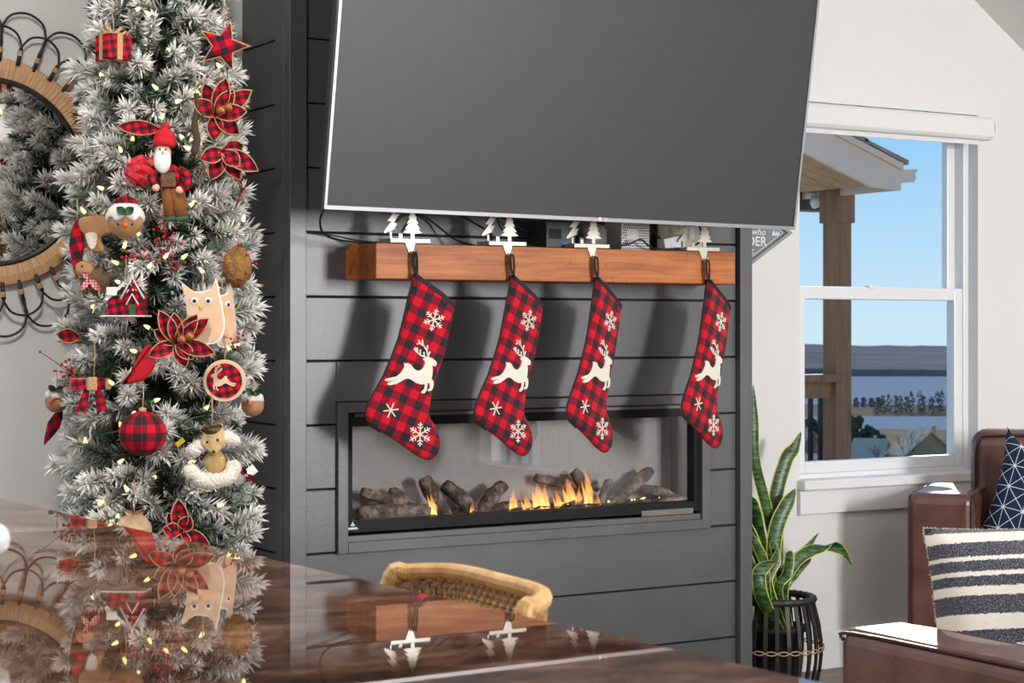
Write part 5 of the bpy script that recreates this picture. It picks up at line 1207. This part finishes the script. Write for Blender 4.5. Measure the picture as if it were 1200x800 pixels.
ground('far_tree_line', [(441, 441, dz(441)-4, .0), (432, 433, dz(441)+20, .5), (434, 434, dz(441)+60, .4)], M['bare'], 'dark tree line on the far shore')
ground('lake_water', [(560, 560, dz(560), 0), (441, 441, dz(441), 0)], M['water'], 'blue grey lake', nx=4)
ground('wooded_spit', [(488, 486, dz(487)-8, .3), (478, 477, dz(480), .3), (474, 474, dz(476), .2)], M['shore'], 'sandy spit of land crossing the lake')
ground('near_slope', [(700, 700, 60, .0), (600, 600, 150, .0), (545, 548, 330, 1.), (516, 522, 560, 1.0), (503, 508, 800, .6), (500, 505, dz(505)-20, .3)], M['slope'], 'dry hillside running down to the lake')
rt_ = random.Random(9)
def bush(px, py, d, wpx, hpx, m, label, nm, cat='tree', grp=None):
    base = at_d(px, py, d); s = d/F; b = MB(); k = 70
    b.tube([(0, 0, -.5), (0, 0, hpx*s*.5)], [.03*wpx*s, .01*wpx*s], 6)
    for i in range(k):
        a = rt_.uniform(0, 6.28); r_ = math.sqrt(rt_.random())*.5*wpx*s; z = rt_.uniform(.15, 1)*hpx*s; f_ = math.sqrt(max(.05, 1-abs(2*z/(hpx*s)-1)**2.2)); c = Vector((r_*f_*math.cos(a), r_*f_*math.sin(a), z)); q_ = rt_.uniform(.07, .13)*min(wpx, hpx)*s
        b.sphere(c, (q_, q_, q_*1.2), 6, 4, smooth=False)
    return tag(b.build(nm, m, loc=base), label, cat, grp)
for i in range(13): bush(1028+i*7+rt_.uniform(-2, 2), 487, dz(485)-3+(i % 3)*14, 8, 22+rt_.uniform(-3, 5)+(3 if i > 4 else 0), M['bare'], 'grey brown leafless tree of the grove on the sandy spit', 'bare_tree', 'tree', 'leafless grove on the spit')
for i, px in enumerate((1003, 1012, 1021, 1030)): bush(px, 478, dz(478), 8, 12, M['bare'], 'small lone leafless tree on the thin end of the spit', 'bare_tree', 'tree', 'lone trees on the spit')
for px, py, d, w_, h2, lb in ((1002, 540, 420, 36, 52, 'dark evergreen close beside the porch post on the near slope'), (1022, 545, 400, 36, 42, 'dark evergreen next to the brown house gable'), (948, 530, 430, 26, 40, 'dark evergreen seen through the porch balusters'), (1000, 556, 300, 18, 14, 'low dark shrub below the evergreens')):
    bush(px, py, d, w_, h2, M['ever'], lb, 'evergreen_tree')
def bare(px, py, d, hpx, label):
    base = at_d(px, py, d); s = d/F; b = MB()
    def br(p, dr, ln, r_, lv):
        e_ = p+dr*ln; b.tube([p, e_], [r_, r_*.6], 4)
        if lv:
            for _ in range(3): br(p.lerp(e_, rt_.uniform(.5, 1)), (dr+Vector((rt_.uniform(-.7, .7), rt_.uniform(-.7, .7), rt_.uniform(-.1, .5)))).normalized(), ln*rt_.uniform(.55, .75), r_*.6, lv-1)
    br(Vector((0, 0, -1)), Vector((0, 0, 1)), hpx*s*.42, hpx*s*.012, 4); return tag(b.build('bare_tree', M['bark'], loc=base), label, 'tree', 'bare trees by the houses')
bare(1062, 552, 235, 70, 'thin bare tree standing before the tan roof'); bare(1030, 562, 220, 70, 'thin bare tree standing left of the tan roofed house'); bare(1046, 564, 215, 50, 'small bare tree below the tan roof'); bare(1095, 560, 260, 40, 'small bare tree beside the orange porch')
def house(px, py, d, wpx, hpx, rot, label, m_roof, wins=3):
    base = at_d(px, py, d); s = d/F; w_ = wpx*s; h2 = hpx*s*.5; r_ = hpx*s*.5; dp = w_*.8; q_ = thing('lake_house', label, 'house', base, rot)
    MB().prism([(-w_/2, -6), (w_/2, -6), (w_/2, h2), (0, h2+r_), (-w_/2, h2)], 0, dp).build('wall', M['hwall'], q_)
    for sd in (-1, 1):
        b = MB(); e_ = w_*.08; b.prism([(0, h2+r_), (sd*(w_/2+e_), h2-r_*2*e_/w_), (sd*(w_/2+e_), h2-r_*2*e_/w_+.25), (0, h2+r_+.35)], -e_, dp+e_); b.build('roof', m_roof, q_)
    for i in range(wins): x = (i-(wins-1)/2)*w_*.25; MB().box(x-w_*.06, x+w_*.06, -.1, .0, h2*.3, h2*.85).build('window', M['pane'], q_)
    b = MB().box(w_*.2, w_*.27, dp*.4, dp*.5, h2+r_*.4, h2+r_*1.25); b.build('chimney', M['hwall'], q_)
house(1090, 556, 300, 60, 50, -.35, 'brown gabled house with tan roof on the near slope', M['hroof'])
house(1038, 552, 345, 44, 36, .55, 'lower brown house wing with tan roof beside the gabled house', M['hroof'], 2)
house(1088, 568, 250, 28, 26, -.3, 'small gabled entry with orange porch roof before the brown house', M['horange'], 1)
house(950, 530, 420, 30, 26, .3, 'house seen through the porch balusters', M['hroof'], 2)
house(1006, 548, 380, 18, 9, .2, 'small pale shed beside the evergreens', M['fascia'], 1)
